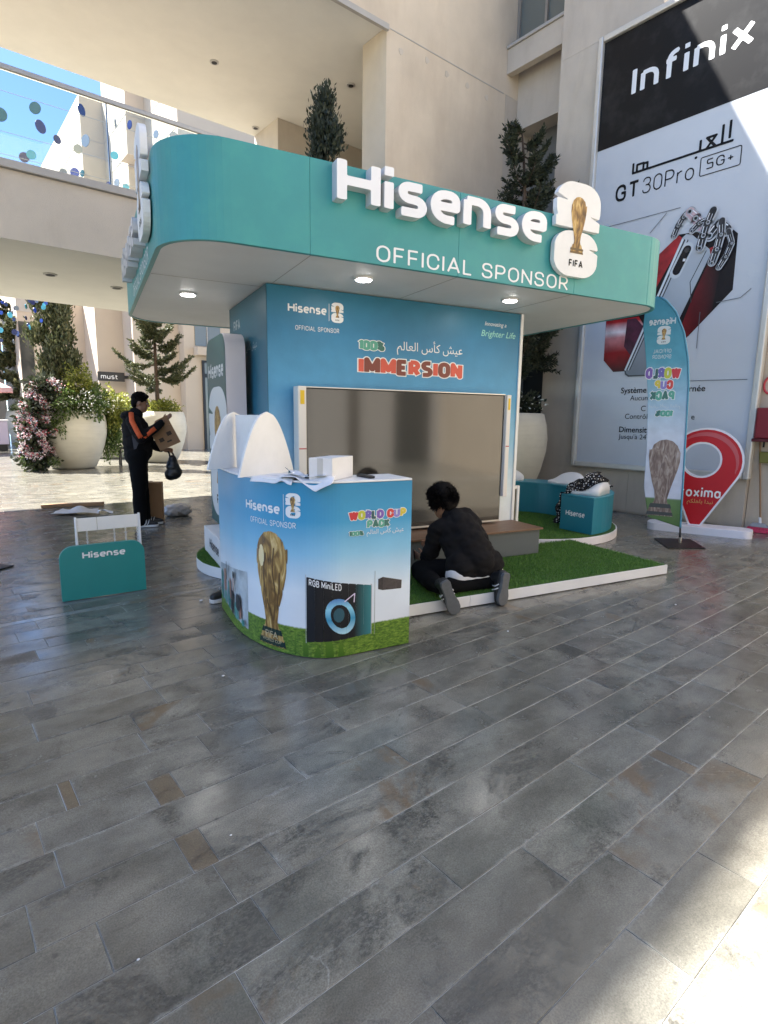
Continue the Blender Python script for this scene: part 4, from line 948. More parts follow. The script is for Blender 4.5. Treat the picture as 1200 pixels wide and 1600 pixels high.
for a0_, a1_, z0, z1 in ((1.578, 1.652, .39, 1.712), (3.803, 3.855, .66, 1.705)):
    s_ = MB().box(a0_, a1_, 4.66, 4.79, z0, z1).build('foam_strip', mat('cream_foam', (.78, .73, .66), .6), tv, bev=.006)
    m0, m1 = a0_+(a1_-a0_)*.25, a1_-(a1_-a0_)*.25
    MB().add([(m0, 4.6575, z1-.15), (m1, 4.6575, z1-.15), (m1, 4.6575, z1-.035), (m0, 4.6575, z1-.035)], [(0, 1, 2, 3)]).build('sticker', mat('yellow_sticker', (.75, .5, .02), .5), s_)
    MB().prism([((m0+m1)/2+.013*math.cos(t), z1-.055+.013*math.sin(t)) for t in [j*math.pi/4 for j in range(8)]], 0, .001).build('sticker_mark', black_ink, s_)
    o = bpy.data.objects[[q.name for q in s_.children if q.name.startswith('sticker_mark')][0]]
    for v in o.data.vertices: x, y, z = v.co; v.co = (x, 4.656-4.72-z, y+4.72-.38)
    MB().add([(a0_+.004, 4.6575, 1.18), (a1_-.004, 4.6575, 1.18), (a1_-.004, 4.6575, 1.19), (a0_+.004, 4.6575, 1.19)], [(0, 1, 2, 3)]).build('tape', mat('red_tape', (.5, .1, .1), .5), s_)
fr = thing('side_panel', 'slim white framed panel beside the right end of the screen wall', 'frame', (4.2, 4.86, 0), 'K')
for x0, x1, z0, z1 in ((4.16, 4.19, .38, .74), (4.11, 4.157, .705, .74)): MB().box(x0, x1, 4.85, 4.89, z0, z1).build('rail', white_lam, fr, bev=.003)
MB().box(4.11, 4.158, 4.87, 4.885, .12, .703).build('panel', mat('olive_panel', (.09, .075, .03), .5), fr)
MB().box(4.16, 4.19, 4.85, 4.89, .104, .378).build('rail', white_lam, fr)

# ================================================================== left side: totem, plinth, round base
lp_ = thing('turf_base_left_side', 'small rounded white base with artificial grass left of the stand', 'platform', (1.2, 5.4, 0), 'K')
lp_.name = 'rounded_turf_base'
half_d = [(min(1.36, 1.4+.56*math.cos(t)), 5.5+.68*math.sin(t)) for t in [2*math.pi*i/60 for i in range(60)]]
MB().prism(half_d, .003, .1).build('plinth', white_lam, lp_, bev=.004)
MB().prism([(min(1.355, 1.4+.552*math.cos(t)), 5.5+.672*math.sin(t)) for t in [2*math.pi*i/60 for i in range(60)]], .1005, .103).build('turf_mat', turf_m, lp_)
turf(lp_, lambda x, y: ((x-1.4)/.555)**2+((y-5.5)/.675)**2 < 1, (.84, 1.36, 4.8, 6.2), .1, 26000)
tp = thing('totem', 'teal totem with white edge and a big number emblem left of the stand', 'totem', (1.2, 5.6, .36), 'K')
TP = rrect(5.3, 6.2, .362, 2.2, .16, 8, (0, 0, 1, 1))
mb = MB(); n = len(TP); mb.add([(x, y, z) for x in (1.12, 1.30) for y, z in TP], [(i, (i+1) % n, n+(i+1) % n, n+i) for i in range(n)]+[tuple(range(n))[::-1], tuple(range(n, 2*n))]); mb.build('body', mat('pale_lilac_laminate', (.72, .665, .69), .45, noise=(3, .03)), tp, bev=.004)
TP2 = rrect(5.304, 6.196, .364, 2.196, .158, 8, (0, 0, 1, 1))
mb = MB(); mb.add([(1.1165, y, z) for y, z in TP2], [tuple(range(len(TP2)))]); mb.build('face', mat('totem_teal_shaded', (.028, .1, .1), .4, noise=(3, .04)), tp)  # teal darkened in the colour itself for the shade on the totem
TF = lambda u, v, d=0: (1.116-d, 6.2-u, v)
lp, w = his(.13); words(tp, 'lettering', place(lp, .1, 1.83, .7/w, .9), TF, mat('pale_ink', (.6, .62, .62), .5))
print_logo(tp, TF, .16, .45, 1.28, w_m=MATS['pale_ink'])
wp = thing('white_plinth', 'white box plinth lettered in grey under the totem', 'plinth', (1.15, 5.4, .1), 'K')
MB().box(.97, 1.34, 4.92, 5.85, .104, .358).build('box', white_lam, wp, bev=.004)
PF = lambda u, v, d=0: (.9695-d, 5.85-u, v)
lp, w = his(.08); words(wp, 'lettering', place(lp, .3, .2, .42/w, 1), PF, mat('grey_ink', (.1, .1, .11), .5))

# ================================================================== counter
ct = thing('promotion_counter', 'curved promotion counter printed with blue sky, grass and a gold cup', 'counter', (1.2, 3.5, 0), 'K')
cpath = [(1.77, 3.05), (1.3, 3.04)]+[(1.3-.48*math.sin(t), 3.9-.86*math.cos(t)) for t in [math.pi/2*i/36 for i in range(1, 37)]]+[(.82, 4.27)]
ipath = [(1.77, 3.36), (1.42, 3.36)]+[(1.42-.29*math.sin(t), 3.9-.54*math.cos(t)) for t in [math.pi/2*i/20 for i in range(1, 21)]]+[(1.13, 4.27)]
cS = [0]
for p, q in zip(cpath, cpath[1:]): cS.append(cS[-1]+math.hypot(q[0]-p[0], q[1]-p[1]))
def CF(u, v, d=0):
    s = min(max(cS[-1]-u, 0), cS[-1]-1e-6)
    for i in range(len(cS)-1):
        if cS[i+1] >= s: break
    f = (s-cS[i])/(cS[i+1]-cS[i]); p, q = cpath[i], cpath[i+1]; x, y = p[0]+f*(q[0]-p[0]), p[1]+f*(q[1]-p[1])
    def nrm(j):
        a, b = cpath[max(j-1, 0)], cpath[min(j+1, len(cpath)-1)]; L = math.hypot(b[0]-a[0], b[1]-a[1]); return ((b[1]-a[1])/L, -(b[0]-a[0])/L)
    n0, n1 = nrm(i), nrm(i+1); nx, ny = n0[0]+(n1[0]-n0[0])*f, n0[1]+(n1[1]-n0[1])*f
    if nx*(1.5-x)+ny*(4.3-y) > 0: nx, ny = -nx, -ny
    return (x+nx*d, y+ny*d, v)
grass_c = (.1, .2, .02); grass_d = (.05, .13, .012)
ctr_m = ramp_mat('counter_print', [(0, grass_d), (.1, grass_c), (.172, (.16, .27, .03)), (.18, (.8, .83, .86)), (.38, (.76, .82, .87)), (.6, (.26, .54, .73)), (.78, (.05, .32, .55)), (1, (.018, .22, .4))], lo=0, hi=1.09, rough=.35, noise=(6, .03), wav=.012)
MB().prism(cpath+ipath[::-1], .004, 1.072).build('cabinet', ctr_m, ct)
MB().prism(cpath+ipath[::-1], 1.074, 1.086).build('worktop', white_lam, ct, bev=.002)
U = lambda s: cS[-1]-s
lp, w = his(.05); words(ct, 'lettering', place(lp, U(1.205), .882, .325/w, 1), CF, white_ink)
mb = MB(); x = U(.845); mb.add([CF(x, .84, .002), CF(x+.003, .84, .002), CF(x+.003, 1.0, .002), CF(x, 1.0, .002)], [(0, 1, 2, 3)]); mb.build('divider_line', white_ink, ct)
print_logo(ct, CF, U(.815), .86, .15)
words(ct, 'lettering', place(OFF_LP, U(1.155), .8, .395/OFF_W, .032), CF, white_ink)
def dense(poly, step):
    out = []
    for (x0, y0), (x1, y1) in zip(poly, poly[1:]+poly[:1]):
        n = max(1, int(math.hypot(x1-x0, y1-y0)/step))
        out += [(x0+(x1-x0)*i/n, y0+(y1-y0)*i/n) for i in range(n)]
    return out
def strips(poly, x0, x1, y0, y1, n):       # cut a print into upright strips so that it follows the curve
    res = []
    for i in range(n):
        a, b = x0+(x1-x0)*i/n, x0+(x1-x0)*(i+1)/n
        res.append((a, b))
    return res
def wrap_print(parent, name, fld, x0, x1, y0, y1, m_, off, n=10, res=.006):
    mb = MB()
    for i in range(n):
        a, b = x0+(x1-x0)*i/n, x0+(x1-x0)*(i+1)/n
        for l in contours(lambda X, Y: np.maximum(np.maximum(fld(X, Y), a-X), X-b), a-.02, b+.02, y0-.02, y1+.02, res): lay(mb, [l], CF, off=off)
    return mb.build(name, m_, parent)
def polyfield(poly):
    P = np.array(poly)
    def fn(X, Y):
        ins = np.zeros(X.shape, bool); D = np.full(X.shape, 9.)
        for (x0, y0), (x1, y1) in zip(P, np.roll(P, -1, 0)):
            c = (y0 > Y) != (y1 > Y); xi = (x1-x0)*(Y-y0)/((y1-y0) if y1 != y0 else 1e-9)+x0; ins ^= c & (X < xi)
            dx, dy = x1-x0, y1-y0; t = np.clip(((X-x0)*dx+(Y-y0)*dy)/max(dx*dx+dy*dy, 1e-12), 0, 1); D = np.minimum(D, np.hypot(X-x0-t*dx, Y-y0-t*dy))
        return np.where(ins, -D, D)
    return fn
cx, ch = U(.957), .735
cup = [(cx+a*ch*1.0, .03+b*ch) for a, b in CUP]
wrap_print(ct, 'cup_print', polyfield(cup), cx-.16, cx+.16, .02, .78, gold_big, .002, 10)
for y0, y1, hw0, hw1, m_ in ((.035, .075, .163, .151, green_ink), (.108, .145, .128, .112, green_ink)):
    wrap_print(ct, 'cup_base_print', polyfield([(cx-hw0*ch, y0), (cx+hw0*ch, y0), (cx+hw1*ch, y1), (cx-hw1*ch, y1)]), cx-.13, cx+.13, y0, y1, m_, .0035, 8)
for key, y, wd in (('fwc1', .083, .11), ('fwc2', .056, .17)):
    mb = MB(); lay_font(mb, key, CF, width=wd, x=cx-wd/2, y=y, off=.005); mb.build('lettering', mat('pale_gold_ink', (.6, .5, .3), .4), ct)
for sw_ in ([(-.045, .62), (-.075, .5), (-.05, .36), (.0, .22)], [(.03, .66), (.01, .5), (.045, .38), (.02, .2)], [(.08, .6), (.085, .48), (.05, .3)]):
    pth = round_path([(cx+a, b_) for a, b_ in sw_], 0, .2)
    wrap_print(ct, 'cup_shade_print', lambda X, Y: stroke_field(X, Y, pth, 0, .011, False), cx-.12, cx+.12, .16, .7, mat('umber_ink', (.13, .065, .018), .4), .0035, 6)
wrap_print(ct, 'cup_glint_print', lambda X, Y: np.hypot((X-cx+.085)*2.6, Y-.6)-.07, cx-.13, cx-.04, .5, .7, mat('pale_gold_glint', (.85, .7, .4), .4), .0035, 3)
# printed television and loudspeaker
flat = lambda pts: pts
mb = MB(); lay(mb, [[(U(.7), .095), (U(.276), .115), (U(.276), .44), (U(.7), .525)]], CF, off=.002); mb.build('printed_television', mat('tv_print_rim', (.45, .47, .5), .4), ct)
tvp = ramp_mat('tv_print', [(0, (.012, .012, .014)), (.72, (.012, .012, .014)), (1, (.06, .28, .3))], axis=0, lo=-.2, hi=.32, rough=.3)
wrap_print(ct, 'printed_screen', polyfield([(U(.693), .103), (U(.281), .121), (U(.281), .434), (U(.693), .512)]), U(.693), U(.281), .1, .52, tvp, .0035, 8)
dc = (U(.485), .262)
ringf = lambda X, Y: np.abs(np.hypot((X-dc[0])*1.05, (Y-dc[1])*.9+.25*(X-dc[0]))-.083)-.017
wrap_print(ct, 'printed_drop', ringf, dc[0]-.12, dc[0]+.13, .13, .4, ramp_mat('drop_print', [(0, (.45, .7, .8)), (.4, (.05, .3, .5)), (.7, (.3, .65, .8)), (1, (.08, .2, .5))], lo=.15, hi=.38, rough=.3), .005, 8, .004)
wrap_print(ct, 'printed_drop', lambda X, Y: stroke_field(X, Y, [(dc[0]+.02, dc[1]+.09), (dc[0]+.09, dc[1]+.135), (dc[0]+.085, dc[1]+.08)], 0, .007), dc[0]-.02, dc[0]+.14, .3, .45, mat('pink_white_print', (.7, .6, .75), .4), .0065, 4, .004)
wrap_print(ct, 'printed_drop', lambda X, Y: np.hypot((X-dc[0]+.012)*1.3, Y-dc[1]-.01)-.045, dc[0]-.06, dc[0]+.06, .2, .33, mat('drop_core', (.03, .1, .13), .4), .005, 4, .004)
lp, w = lettering('RGB MiniLED', .035, w=.2, track=.17, res=.04); words(ct, 'lettering', [[(U(.675)+a*.19/w, .463-(a*.19/w)*.19+b) for a, b in l] for l in lp], CF, white_ink, .006)
spk = mat('speaker_print', (.045, .035, .033), .5, noise=(60, .3))
words(ct, 'printed_speaker', [[(U(.232), .4), (U(.2), .41-.02), (U(.067), .385), (U(.063), .44), (U(.2), .475), (U(.232), .465)]], CF, spk)
words(ct, 'printed_speaker', [[(U(.199), .472), (U(.064), .438), (U(.066), .388), (U(.199), .4)]], CF, mat('speaker_print2', (.07, .055, .05), .5, noise=(60, .3)), .0035)
wrap_print(ct, 'printed_line', lambda X, Y: np.abs(X-U(.255))-.0015, U(.26), U(.25), .13, .5, mat('grey_line', (.3, .32, .3), .5), .002, 1, .0008)
# printed turf along the foot of the counter
gp = bpy.data.materials.new('printed_turf'); gp.use_nodes = True; _N = gp.node_tree.nodes; _L = gp.node_tree.links; _b = _N['Principled BSDF']; _b.inputs['Roughness'].default_value = .4
_tc = _N.new('ShaderNodeTexCoord'); _mp = _N.new('ShaderNodeMapping'); _mp.inputs['Scale'].default_value = (1, 1, 2.2); _L.new(_tc.outputs['Object'], _mp.inputs[0]); _nz = _N.new('ShaderNodeTexNoise'); _nz.inputs['Scale'].default_value = 38; _nz.inputs['Detail'].default_value = 7; _nz.inputs['Roughness'].default_value = .7; _L.new(_mp.outputs[0], _nz.inputs['Vector'])
_cr = _N.new('ShaderNodeValToRGB'); _e = _cr.color_ramp.elements; _e[0].position = .32; _e[0].color = (.03, .075, .008, 1); _e[1].position = .7; _e[1].color = (.3, .42, .06, 1); _q = _e.new(.5); _q.color = (.11, .21, .02, 1); _L.new(_nz.outputs[0], _cr.inputs[0]); _L.new(_cr.outputs[0], _b.inputs['Base Color'])
wrap_print(ct, 'printed_turf', lambda X, Y: np.maximum(Y-.178-.006*np.sin(X*9)-.004*np.sin(X*70+3*np.sin(X*31)), .006-Y), .002, cS[-1]-.002, 0, .2, gp, .0012, 26, .006)
# world cup pack lettering
cols = [mat('ink_red', (.55, .03, .04), .45), mat('ink_lime', (.5, .52, .05), .45), mat('ink_violet', (.15, .12, .42), .45), mat('ink_teal_dark', (.03, .1, .1), .45), mat('ink_purple', (.2, .1, .4), .45), mat('ink_scarlet', (.6, .05, .04), .45), mat('ink_lilac', (.25, .22, .55), .45), mat('ink_yellow', (.65, .5, .05), .45)]
fat_word(ct, 'WORLD CUP', CF, U(.436), .848, .056, .395, cols, w=.4, track=-.06)
fat_word(ct, 'PACK', CF, U(.315), .792, .052, .16, [green1, green2, green1, green2], w=.4, track=-.06)
fat_word(ct, '100%', CF, U(.436), .752, .03, .1, [green2, green1, green1, green2], w=.4)
mb = MB(); lay_font(mb, 'cup_ar', CF, width=.26, x=U(.315), y=.756, off=.002); mb.build('arabic_lettering', white_ink, ct)
# printed snapshot of cheering fans on the curved flank: loose colour shapes
ph = [(U(1.9), .12), (U(1.22), .06), (U(1.22), .455), (U(1.9), .37)]
wrap_print(ct, 'printed_photo', polyfield(ph), U(1.9), U(1.22), .05, .46, mat('photo_pale', (.5, .54, .56), .4, noise=(9, .3)), .002, 14, .008)
pm = [mat('photo_teal', (.05, .22, .2), .4, noise=(20, .5)), mat('photo_skin', (.4, .2, .15), .4, noise=(20, .4)), mat('photo_dark', (.03, .03, .035), .4), mat('photo_jersey', (.12, .3, .27), .4, noise=(25, .5))]
for i, (sx_, y0, y1, wd, mi) in enumerate(((1.84, .1, .33, .07, 0), (1.74, .12, .36, .07, 1), (1.72, .1, .2, .1, 3), (1.6, .1, .3, .08, 0), (1.56, .18, .33, .05, 1), (1.5, .09, .26, .07, 2), (1.4, .08, .2, .1, 3), (1.33, .1, .2, .045, 1), (1.36, .15, .27, .09, 2), (1.45, .26, .38, .03, 1), (1.44, .36, .41, .045, 2), (1.63, .3, .44, .02, 2), (1.27, .07, .12, .05, 0))):
    f_ = lambda X, Y: rbox(X, Y, U(sx_), (y0+y1)/2, wd/2, (y1-y0)/2, min(wd, y1-y0)*.45)
    wrap_print(ct, 'printed_figure', f_, U(sx_)-wd/2-.01, U(sx_)+wd/2+.01, y0-.01, y1+.01, pm[mi], .0035+.0012*i, 4, .007)
# ================================================================== things on the counter
ZC = 1.0865
ad = thing('arch_display', 'white foam display of two tall arches joined by a panel on the counter', 'display', (.95, 3.85, ZC), 'K')
adir = Vector((.826, .564)).normalized(); anrm = Vector((-adir.y, adir.x))
def arch(cx, cy, hw, h, name):
    prof = [(-hw*(1-i/20)**.5 if i < 20 else 0, h*i/20) for i in range(21)]; prof = prof+[(-x, z) for x, z in prof[-2::-1]]
    mb = MB(); n = len(prof)
    mb.add([(cx+adir.x*x+anrm.x*t, cy+adir.y*x+anrm.y*t, ZC+.001+z) for t in (0, .014) for x, z in prof], [tuple(range(n)), tuple(range(2*n-1, n-1, -1))]+[(i, n+i, n+(i+1) % n, (i+1) % n) for i in range(n)])
    return mb.build(name, white_board, ad)
arch(1.0, 3.56, .265, .395, 'arch_board'); arch(.92, 4.13, .265, .395, 'arch_board')
p0, p1 = Vector((.955, 3.6)), Vector((.93, 4.11)); q = Vector((p1.y-p0.y, p0.x-p1.x)).normalized()*.006
MB().hexa([(p0.x-q.x, p0.y-q.y, ZC+.001), (p0.x+q.x, p0.y+q.y, ZC+.001), (p1.x+q.x, p1.y+q.y, ZC+.001), (p1.x-q.x, p1.y-q.y, ZC+.001), (p0.x-q.x, p0.y-q.y, ZC+.375), (p0.x+q.x, p0.y+q.y, ZC+.375), (p1.x+q.x, p1.y+q.y, ZC+.375), (p1.x-q.x, p1.y-q.y, ZC+.375)]).build('joining_panel', white_board, ad)
wb = thing('white_box', 'white cardboard box with a taped edge on the counter', 'box', (1.27, 3.2, ZC), 'K')
A_, B_, D_ = Vector((1.245, 3.075)), Vector((1.125, 3.145)), Vector((1.455, 3.25)); E_ = B_+D_-A_
card_w = mat('white_card', (.72, .71, .71), .55, noise=(8, .05))
MB().hexa([(p.x, p.y, ZC+.001) for p in (B_, A_, D_, E_)]+[(p.x, p.y, ZC+.132) for p in (B_, A_, D_, E_)]).build('carton', card_w, wb, bev=.003)
t0, t1 = B_.lerp(A_, .36), B_.lerp(A_, .6); o_ = (A_-D_).normalized()*.0015
mb = MB(); mb.add([(t0.x+o_.x, t0.y+o_.y, ZC+.003), (t1.x+o_.x, t1.y+o_.y, ZC+.003), (t1.x+o_.x, t1.y+o_.y, ZC+.13), (t0.x+o_.x, t0.y+o_.y, ZC+.13)], [(0, 1, 2, 3)]); mb.build('tape', mat('clear_tape', (.5, .49, .47), .3), wb)
rc = thing('remote_control', 'slim black remote control lying on the counter', 'remote control', (1.505, 3.18, ZC), 'K')
MB().hexa([(x, y, ZC+z) for z in (.001, .017) for x, y in ((1.478, 3.255), (1.5, 3.1), (1.54, 3.105), (1.518, 3.26))]).build('case', mat('remote_black', (.01, .01, .011), .4), rc, bev=.006)
MB().hexa([(x, y, ZC+z) for z in (.0175, .0185) for x, y in ((1.487, 3.245), (1.505, 3.12), (1.533, 3.124), (1.515, 3.249))]).build('keypad', mat('remote_key', (.04, .04, .04), .5), rc)
paper_m = mat('paper_white', (.78, .78, .8), .55, noise=(6, .05)); paper_d = mat('paper_teal_print', (.02, .1, .12), .5)
def sheet(name, label, ctrl, nu=26, nv=14, sd=0, amp=.006, mats=None, group=None, frame='K', cat='flyer'):
    """crumpled sheet over four corner points (with lift) given ccw"""
    rr = random.Random(sd); c = [Vector(p) for p in ctrl[:4]]; lift = ctrl[4]; base = tuple(sum((v for v in c), Vector())/4)
    ph = [rr.uniform(0, 6) for _ in range(6)]; mb = MB(); vs = []
    for j in range(nv+1):
        for i in range(nu+1):
            u, v = i/nu, j/nv; p = c[0]*(1-u)*(1-v)+c[1]*u*(1-v)+c[2]*u*v+c[3]*(1-u)*v
            z = amp*(math.sin(5*u+ph[0])*math.cos(4*v+ph[1])+.6*math.sin(9*u+3*v+ph[2])+.5*abs(math.sin(6*v+4*u+ph[3])))+amp*1.8+lift(u, v)
            vs.append((p.x+amp*.6*math.sin(7*v+ph[4]), p.y+amp*.6*math.sin(6*u+ph[5]), p.z+z))
    mb.add(vs, [(j*(nu+1)+i, j*(nu+1)+i+1, (j+1)*(nu+1)+i+1, (j+1)*(nu+1)+i) for j in range(nv) for i in range(nu)])
    o = mb.build(name, mats or [paper_m, paper_d], None, base, frame, smooth=True); s_ = o.modifiers.new('thick', 'SOLIDIFY'); s_.thickness = .0012; s_.material_offset = 1 if not mats else 0
    return set_tag(o, label, cat, group)
sheet('flyer', 'white flyer curling up against the box on the counter', [(.98, 3.46, ZC), (1.19, 3.2, ZC), (1.3, 3.29, ZC), (1.1, 3.56, ZC), lambda u, v: .0+.11*max(0, (u-.72)/.28)**2], sd=1, amp=.003, group='flyers on the counter')
sheet('flyer', 'crumpled flyers sagging over the front edge of the counter', [(.975, 3.24, ZC), (1.2, 2.985, ZC), (1.28, 3.1, ZC), (1.05, 3.36, ZC), lambda u, v: -.075*max(0, 1-v*2.2)*max(0, 1-abs(u-.72)*2.6)+.02*math.sin(9*u)*v], sd=2, amp=.007, group='flyers on the counter')
sheet('flyer', 'folded flyer with a torn upright corner on the counter', [(1.02, 3.25, ZC+.012), (1.2, 3.06, ZC+.01), (1.24, 3.14, ZC+.012), (1.06, 3.31, ZC+.015), lambda u, v: .05*max(0, 1-u*5)*(1-v)+.012*math.sin(8*u)], sd=3, amp=.007, group='flyers on the counter')
sheet('protective_sheet', 'white protective sheet bent over the counter edge under the arches', [(.855, 3.45, ZC), (1.02, 3.15, ZC), (1.2, 3.42, ZC), (1.0, 3.72, ZC), lambda u, v: -.03*max(0, 1-v*7)+.022*math.exp(-((u-.78)*9)**2)*(1-v)], sd=5, amp=.0025, mats=[paper_m], cat='sheet')

# ================================================================== teal swing display
sw = thing('swing_display', 'small white swing display with chains behind a teal rounded front panel', 'display', (1.06, 4.9, 0))
e = Vector((.9976, -.0695)); nr = Vector((.0695, .9976)); o0 = Vector((.754, 4.856))
SW = lambda u, w, z: (o0.x+e.x*u+nr.x*w, o0.y+e.y*u+nr.y*w, z)
fp = rrect(0, .62, .006, .437, .1, 8, (0, 0, 1, 1)); n = len(fp)
MB().add([SW(u, w, z) for w in (0, .035) for u, z in fp], [tuple(range(n)), tuple(range(2*n-1, n-1, -1))]+[(i, n+i, n+(i+1) % n, (i+1) % n) for i in range(n)]).build('front_panel', teal_deep, sw, bev=.002)
lp, w = his(.045); mb = MB(); lay(mb, place(lp, .165, .335, .3/w, 1.), lambda u, v, d=0: SW(u, -d, v), off=.003); mb.build('lettering', white_ink, sw)
def swbox(name, m_, u0, u1, w0, w1, z0, z1): return MB().hexa([SW(*p, z) for z in (z0, z1) for p in ((u0, w0), (u1, w0), (u1, w1), (u0, w1))]).build(name, m_, sw, bev=.002)
swbox('header_board', white_board, .173, .318, .29, .3, .495, .605); swbox('header_board', white_board, .322, .642, .29, .3, .495, .605)
for u in (.163, .652):
    for w0, w1 in ((.27, .29), (.36, .312)):
        MB().tube([SW(u, w0, .004), SW(u, w1, .612)], .008, 8).build('post', white_lam, sw)
swbox('seat_board', turf_m, .19, .63, .42, .7, .27, .285)
turf(sw, lambda x, y: np.ones(len(x), bool), (.97, 1.42, 5.27, 5.52), .287, 5000)
chain_m = mat('white_chain', (.7, .7, .7), .4)
for u in (.245, .455, .545, .64):
    mb = MB()
    for k in range(15):
        z = .49-k*.0135; pts = []
        for j in range(11):
            a = 2*math.pi*j/10; x_, z_ = .006*math.cos(a), .0095*math.sin(a); pts.append(SW(u+(x_ if k % 2 else 0), .33+(0 if k % 2 else x_), z+z_))
        mb.tube(pts, .0022, 5, False)
    mb.build('chain', chain_m, sw)

# ================================================================== feather banner
fb = thing('feather_banner', 'blue feather banner with mirrored print on a dark base plate', 'banner', (7.076, 2.948, 0))
FB = Vector((7.076, 2.948)); fu = Vector((.385, -.923)); fn_ = Vector((-.923, -.385))      # u to the right as seen, n towards the viewer
rightc = [(.18, -.016), (.463, -.027), (1.0, -.047), (1.53, -.067), (1.9, -.08), (2.19, -.113), (2.48, -.178), (2.725, -.286), (2.855, -.397), (2.912, -.483)]
leftc = [(.25, -.36), (.305, -.38), (.667, -.453), (1.14, -.463), (1.754, -.499), (2.207, -.556), (2.58, -.615), (2.763, -.609), (2.896, -.53), (2.912, -.487)]
def ip(c, z): return float(np.interp(z, [p[0] for p in c], [p[1] for p in c]))
def FLAG(u, z, d=0):
    w = .012*math.sin(2.2*z+1)+.006*math.sin(5*u+z)
    return (FB.x+fu.x*u+fn_.x*(w+d), FB.y+fu.y*u+fn_.y*(w+d), z)
mb = MB(); vs = []; nu, nv = 40, 170
for j in range(nv+1):
    z = .2+2.712*j/nv
    l, r_ = ip(leftc, z), ip(rightc, z)
    for i in range(nu+1):
        u = l+(r_-l)*i/nu; zz = z
        if j < 6: zz = z+(.09*(1-i/nu))*(1-j/6)
        vs.append(FLAG(u, zz))
mb.add(vs, [(j*(nu+1)+i, j*(nu+1)+i+1, (j+1)*(nu+1)+i+1, (j+1)*(nu+1)+i) for j in range(nv) for i in range(nu)])
flag_m = ramp_mat('flag_print', [(0, (.1, .18, .05)), (.12, (.13, .22, .08)), (.125, (.62, .64, .72)), (.4, (.6, .65, .74)), (.55, (.35, .52, .65)), (.72, (.1, .33, .44)), (1, (.05, .24, .33))], lo=.2, hi=2.95, rough=.65, noise=(9, .08), bump=(7, .5))
o = mb.build('cloth', flag_m, fb, smooth=True); s_ = o.modifiers.new('thick', 'SOLIDIFY'); s_.thickness = .0015
hem = MB(); hem.tube([FLAG(ip(rightc, z)+.008, z) for z in np.linspace(.19, 2.9, 60)], .011, 8); hem.build('pole_sleeve', mat('sleeve_blue', (.1, .3, .42), .6), fb, smooth=True)
MB().tube([(FB.x, FB.y, .03), FLAG(-.012, .2)], .011, 10).build('pole', mat('pole_dark', (.04, .04, .045), .35, .5), fb)
MB().tube([(FB.x, FB.y, .012), (FB.x, FB.y, .075)], .017, 10).build('spigot', steel, fb)
MB().hexa([(x, y, z) for z in (.003, .011) for x, y in ((6.66, 2.9), (7.0, 2.62), (7.42, 2.98), (7.08, 3.27))]).build('base_plate', mat('black_steel', (.015, .015, .016), .5, .4), fb, bev=.002)
FM = lambda u, v, d=0: FLAG(-u, v, d+.001)      # mirrored print: u runs to the left
lp, w = his(.06); mb = MB(); lay(mb, place(lp, .275, 2.59, .27/w, 1.1), FM, off=.003); mb.build('lettering', mat('flag_white', (.62, .67, .7), .6), fb)
print_logo(fb, FM, .33, 2.36, .21, off=.003, w_m=MATS['flag_white'])
o1, w1 = lettering('OFFICIAL', 1, w=.14, track=.2); o2, w2 = lettering('SPONSOR', 1, w=.14, track=.2)
words(fb, 'lettering', place(o1, .29, 2.265, .19/w1, .04), FM, MATS['flag_white'], .003); words(fb, 'lettering', place(o2, .285, 2.2, .2/w2, .04), FM, MATS['flag_white'], .003)
fat_word(fb, 'WORLD', FM, .165, 1.965, .13, .38, cols, w=.4, track=-.06, off=.003)
fat_word(fb, 'CUP', FM, .235, 1.84, .11, .2, [cols[5], cols[6], cols[7]], w=.4, track=-.06, off=.003)
fat_word(fb, 'PACK', FM, .21, 1.71, .115, .27, [green1, green2, green1, green2], w=.4, track=-.06, off=.003)
mb = MB(); lay_font(mb, 'cup_ar', FM, width=.34, x=.14, y=1.63, off=.003); mb.build('arabic_lettering', MATS['flag_white'], fb)
fat_word(fb, '100%', FM, .2, 1.52, .075, .2, [green1, green1, green1, green2], w=.4, off=.003)
cupf = MB()
for l in contours(polyfield([(.255+a*.92, .32+b*.93) for a, b in CUP]), .0, .5, .25, 1.4, .012): lay(cupf, [l], FM, off=.003)
cupf.build('cup_print', gold_mat('faded_gold_print', 9), fb)
for nm in ('faded_gold_print',):
    M_ = bpy.data.materials[nm]; cr_ = [n_ for n_ in M_.node_tree.nodes if n_.type == 'VALTORGB'][0]
    for el, c_ in zip(cr_.color_ramp.elements, ((.1, .06, .045), (.2, .13, .1), (.32, .24, .19), (.5, .42, .37))): el.color = (*c_, 1)
for z0, z1, h0, h1 in ((.33, .37, .15, .14), (.42, .47, .125, .11)): words(fb, 'cup_base_print', [[(.255-h0, z0), (.255+h0, z0), (.255+h1, z1), (.255-h1, z1)]], FM, mat('flag_dark_ink', (.06, .065, .06), .6), .0045)

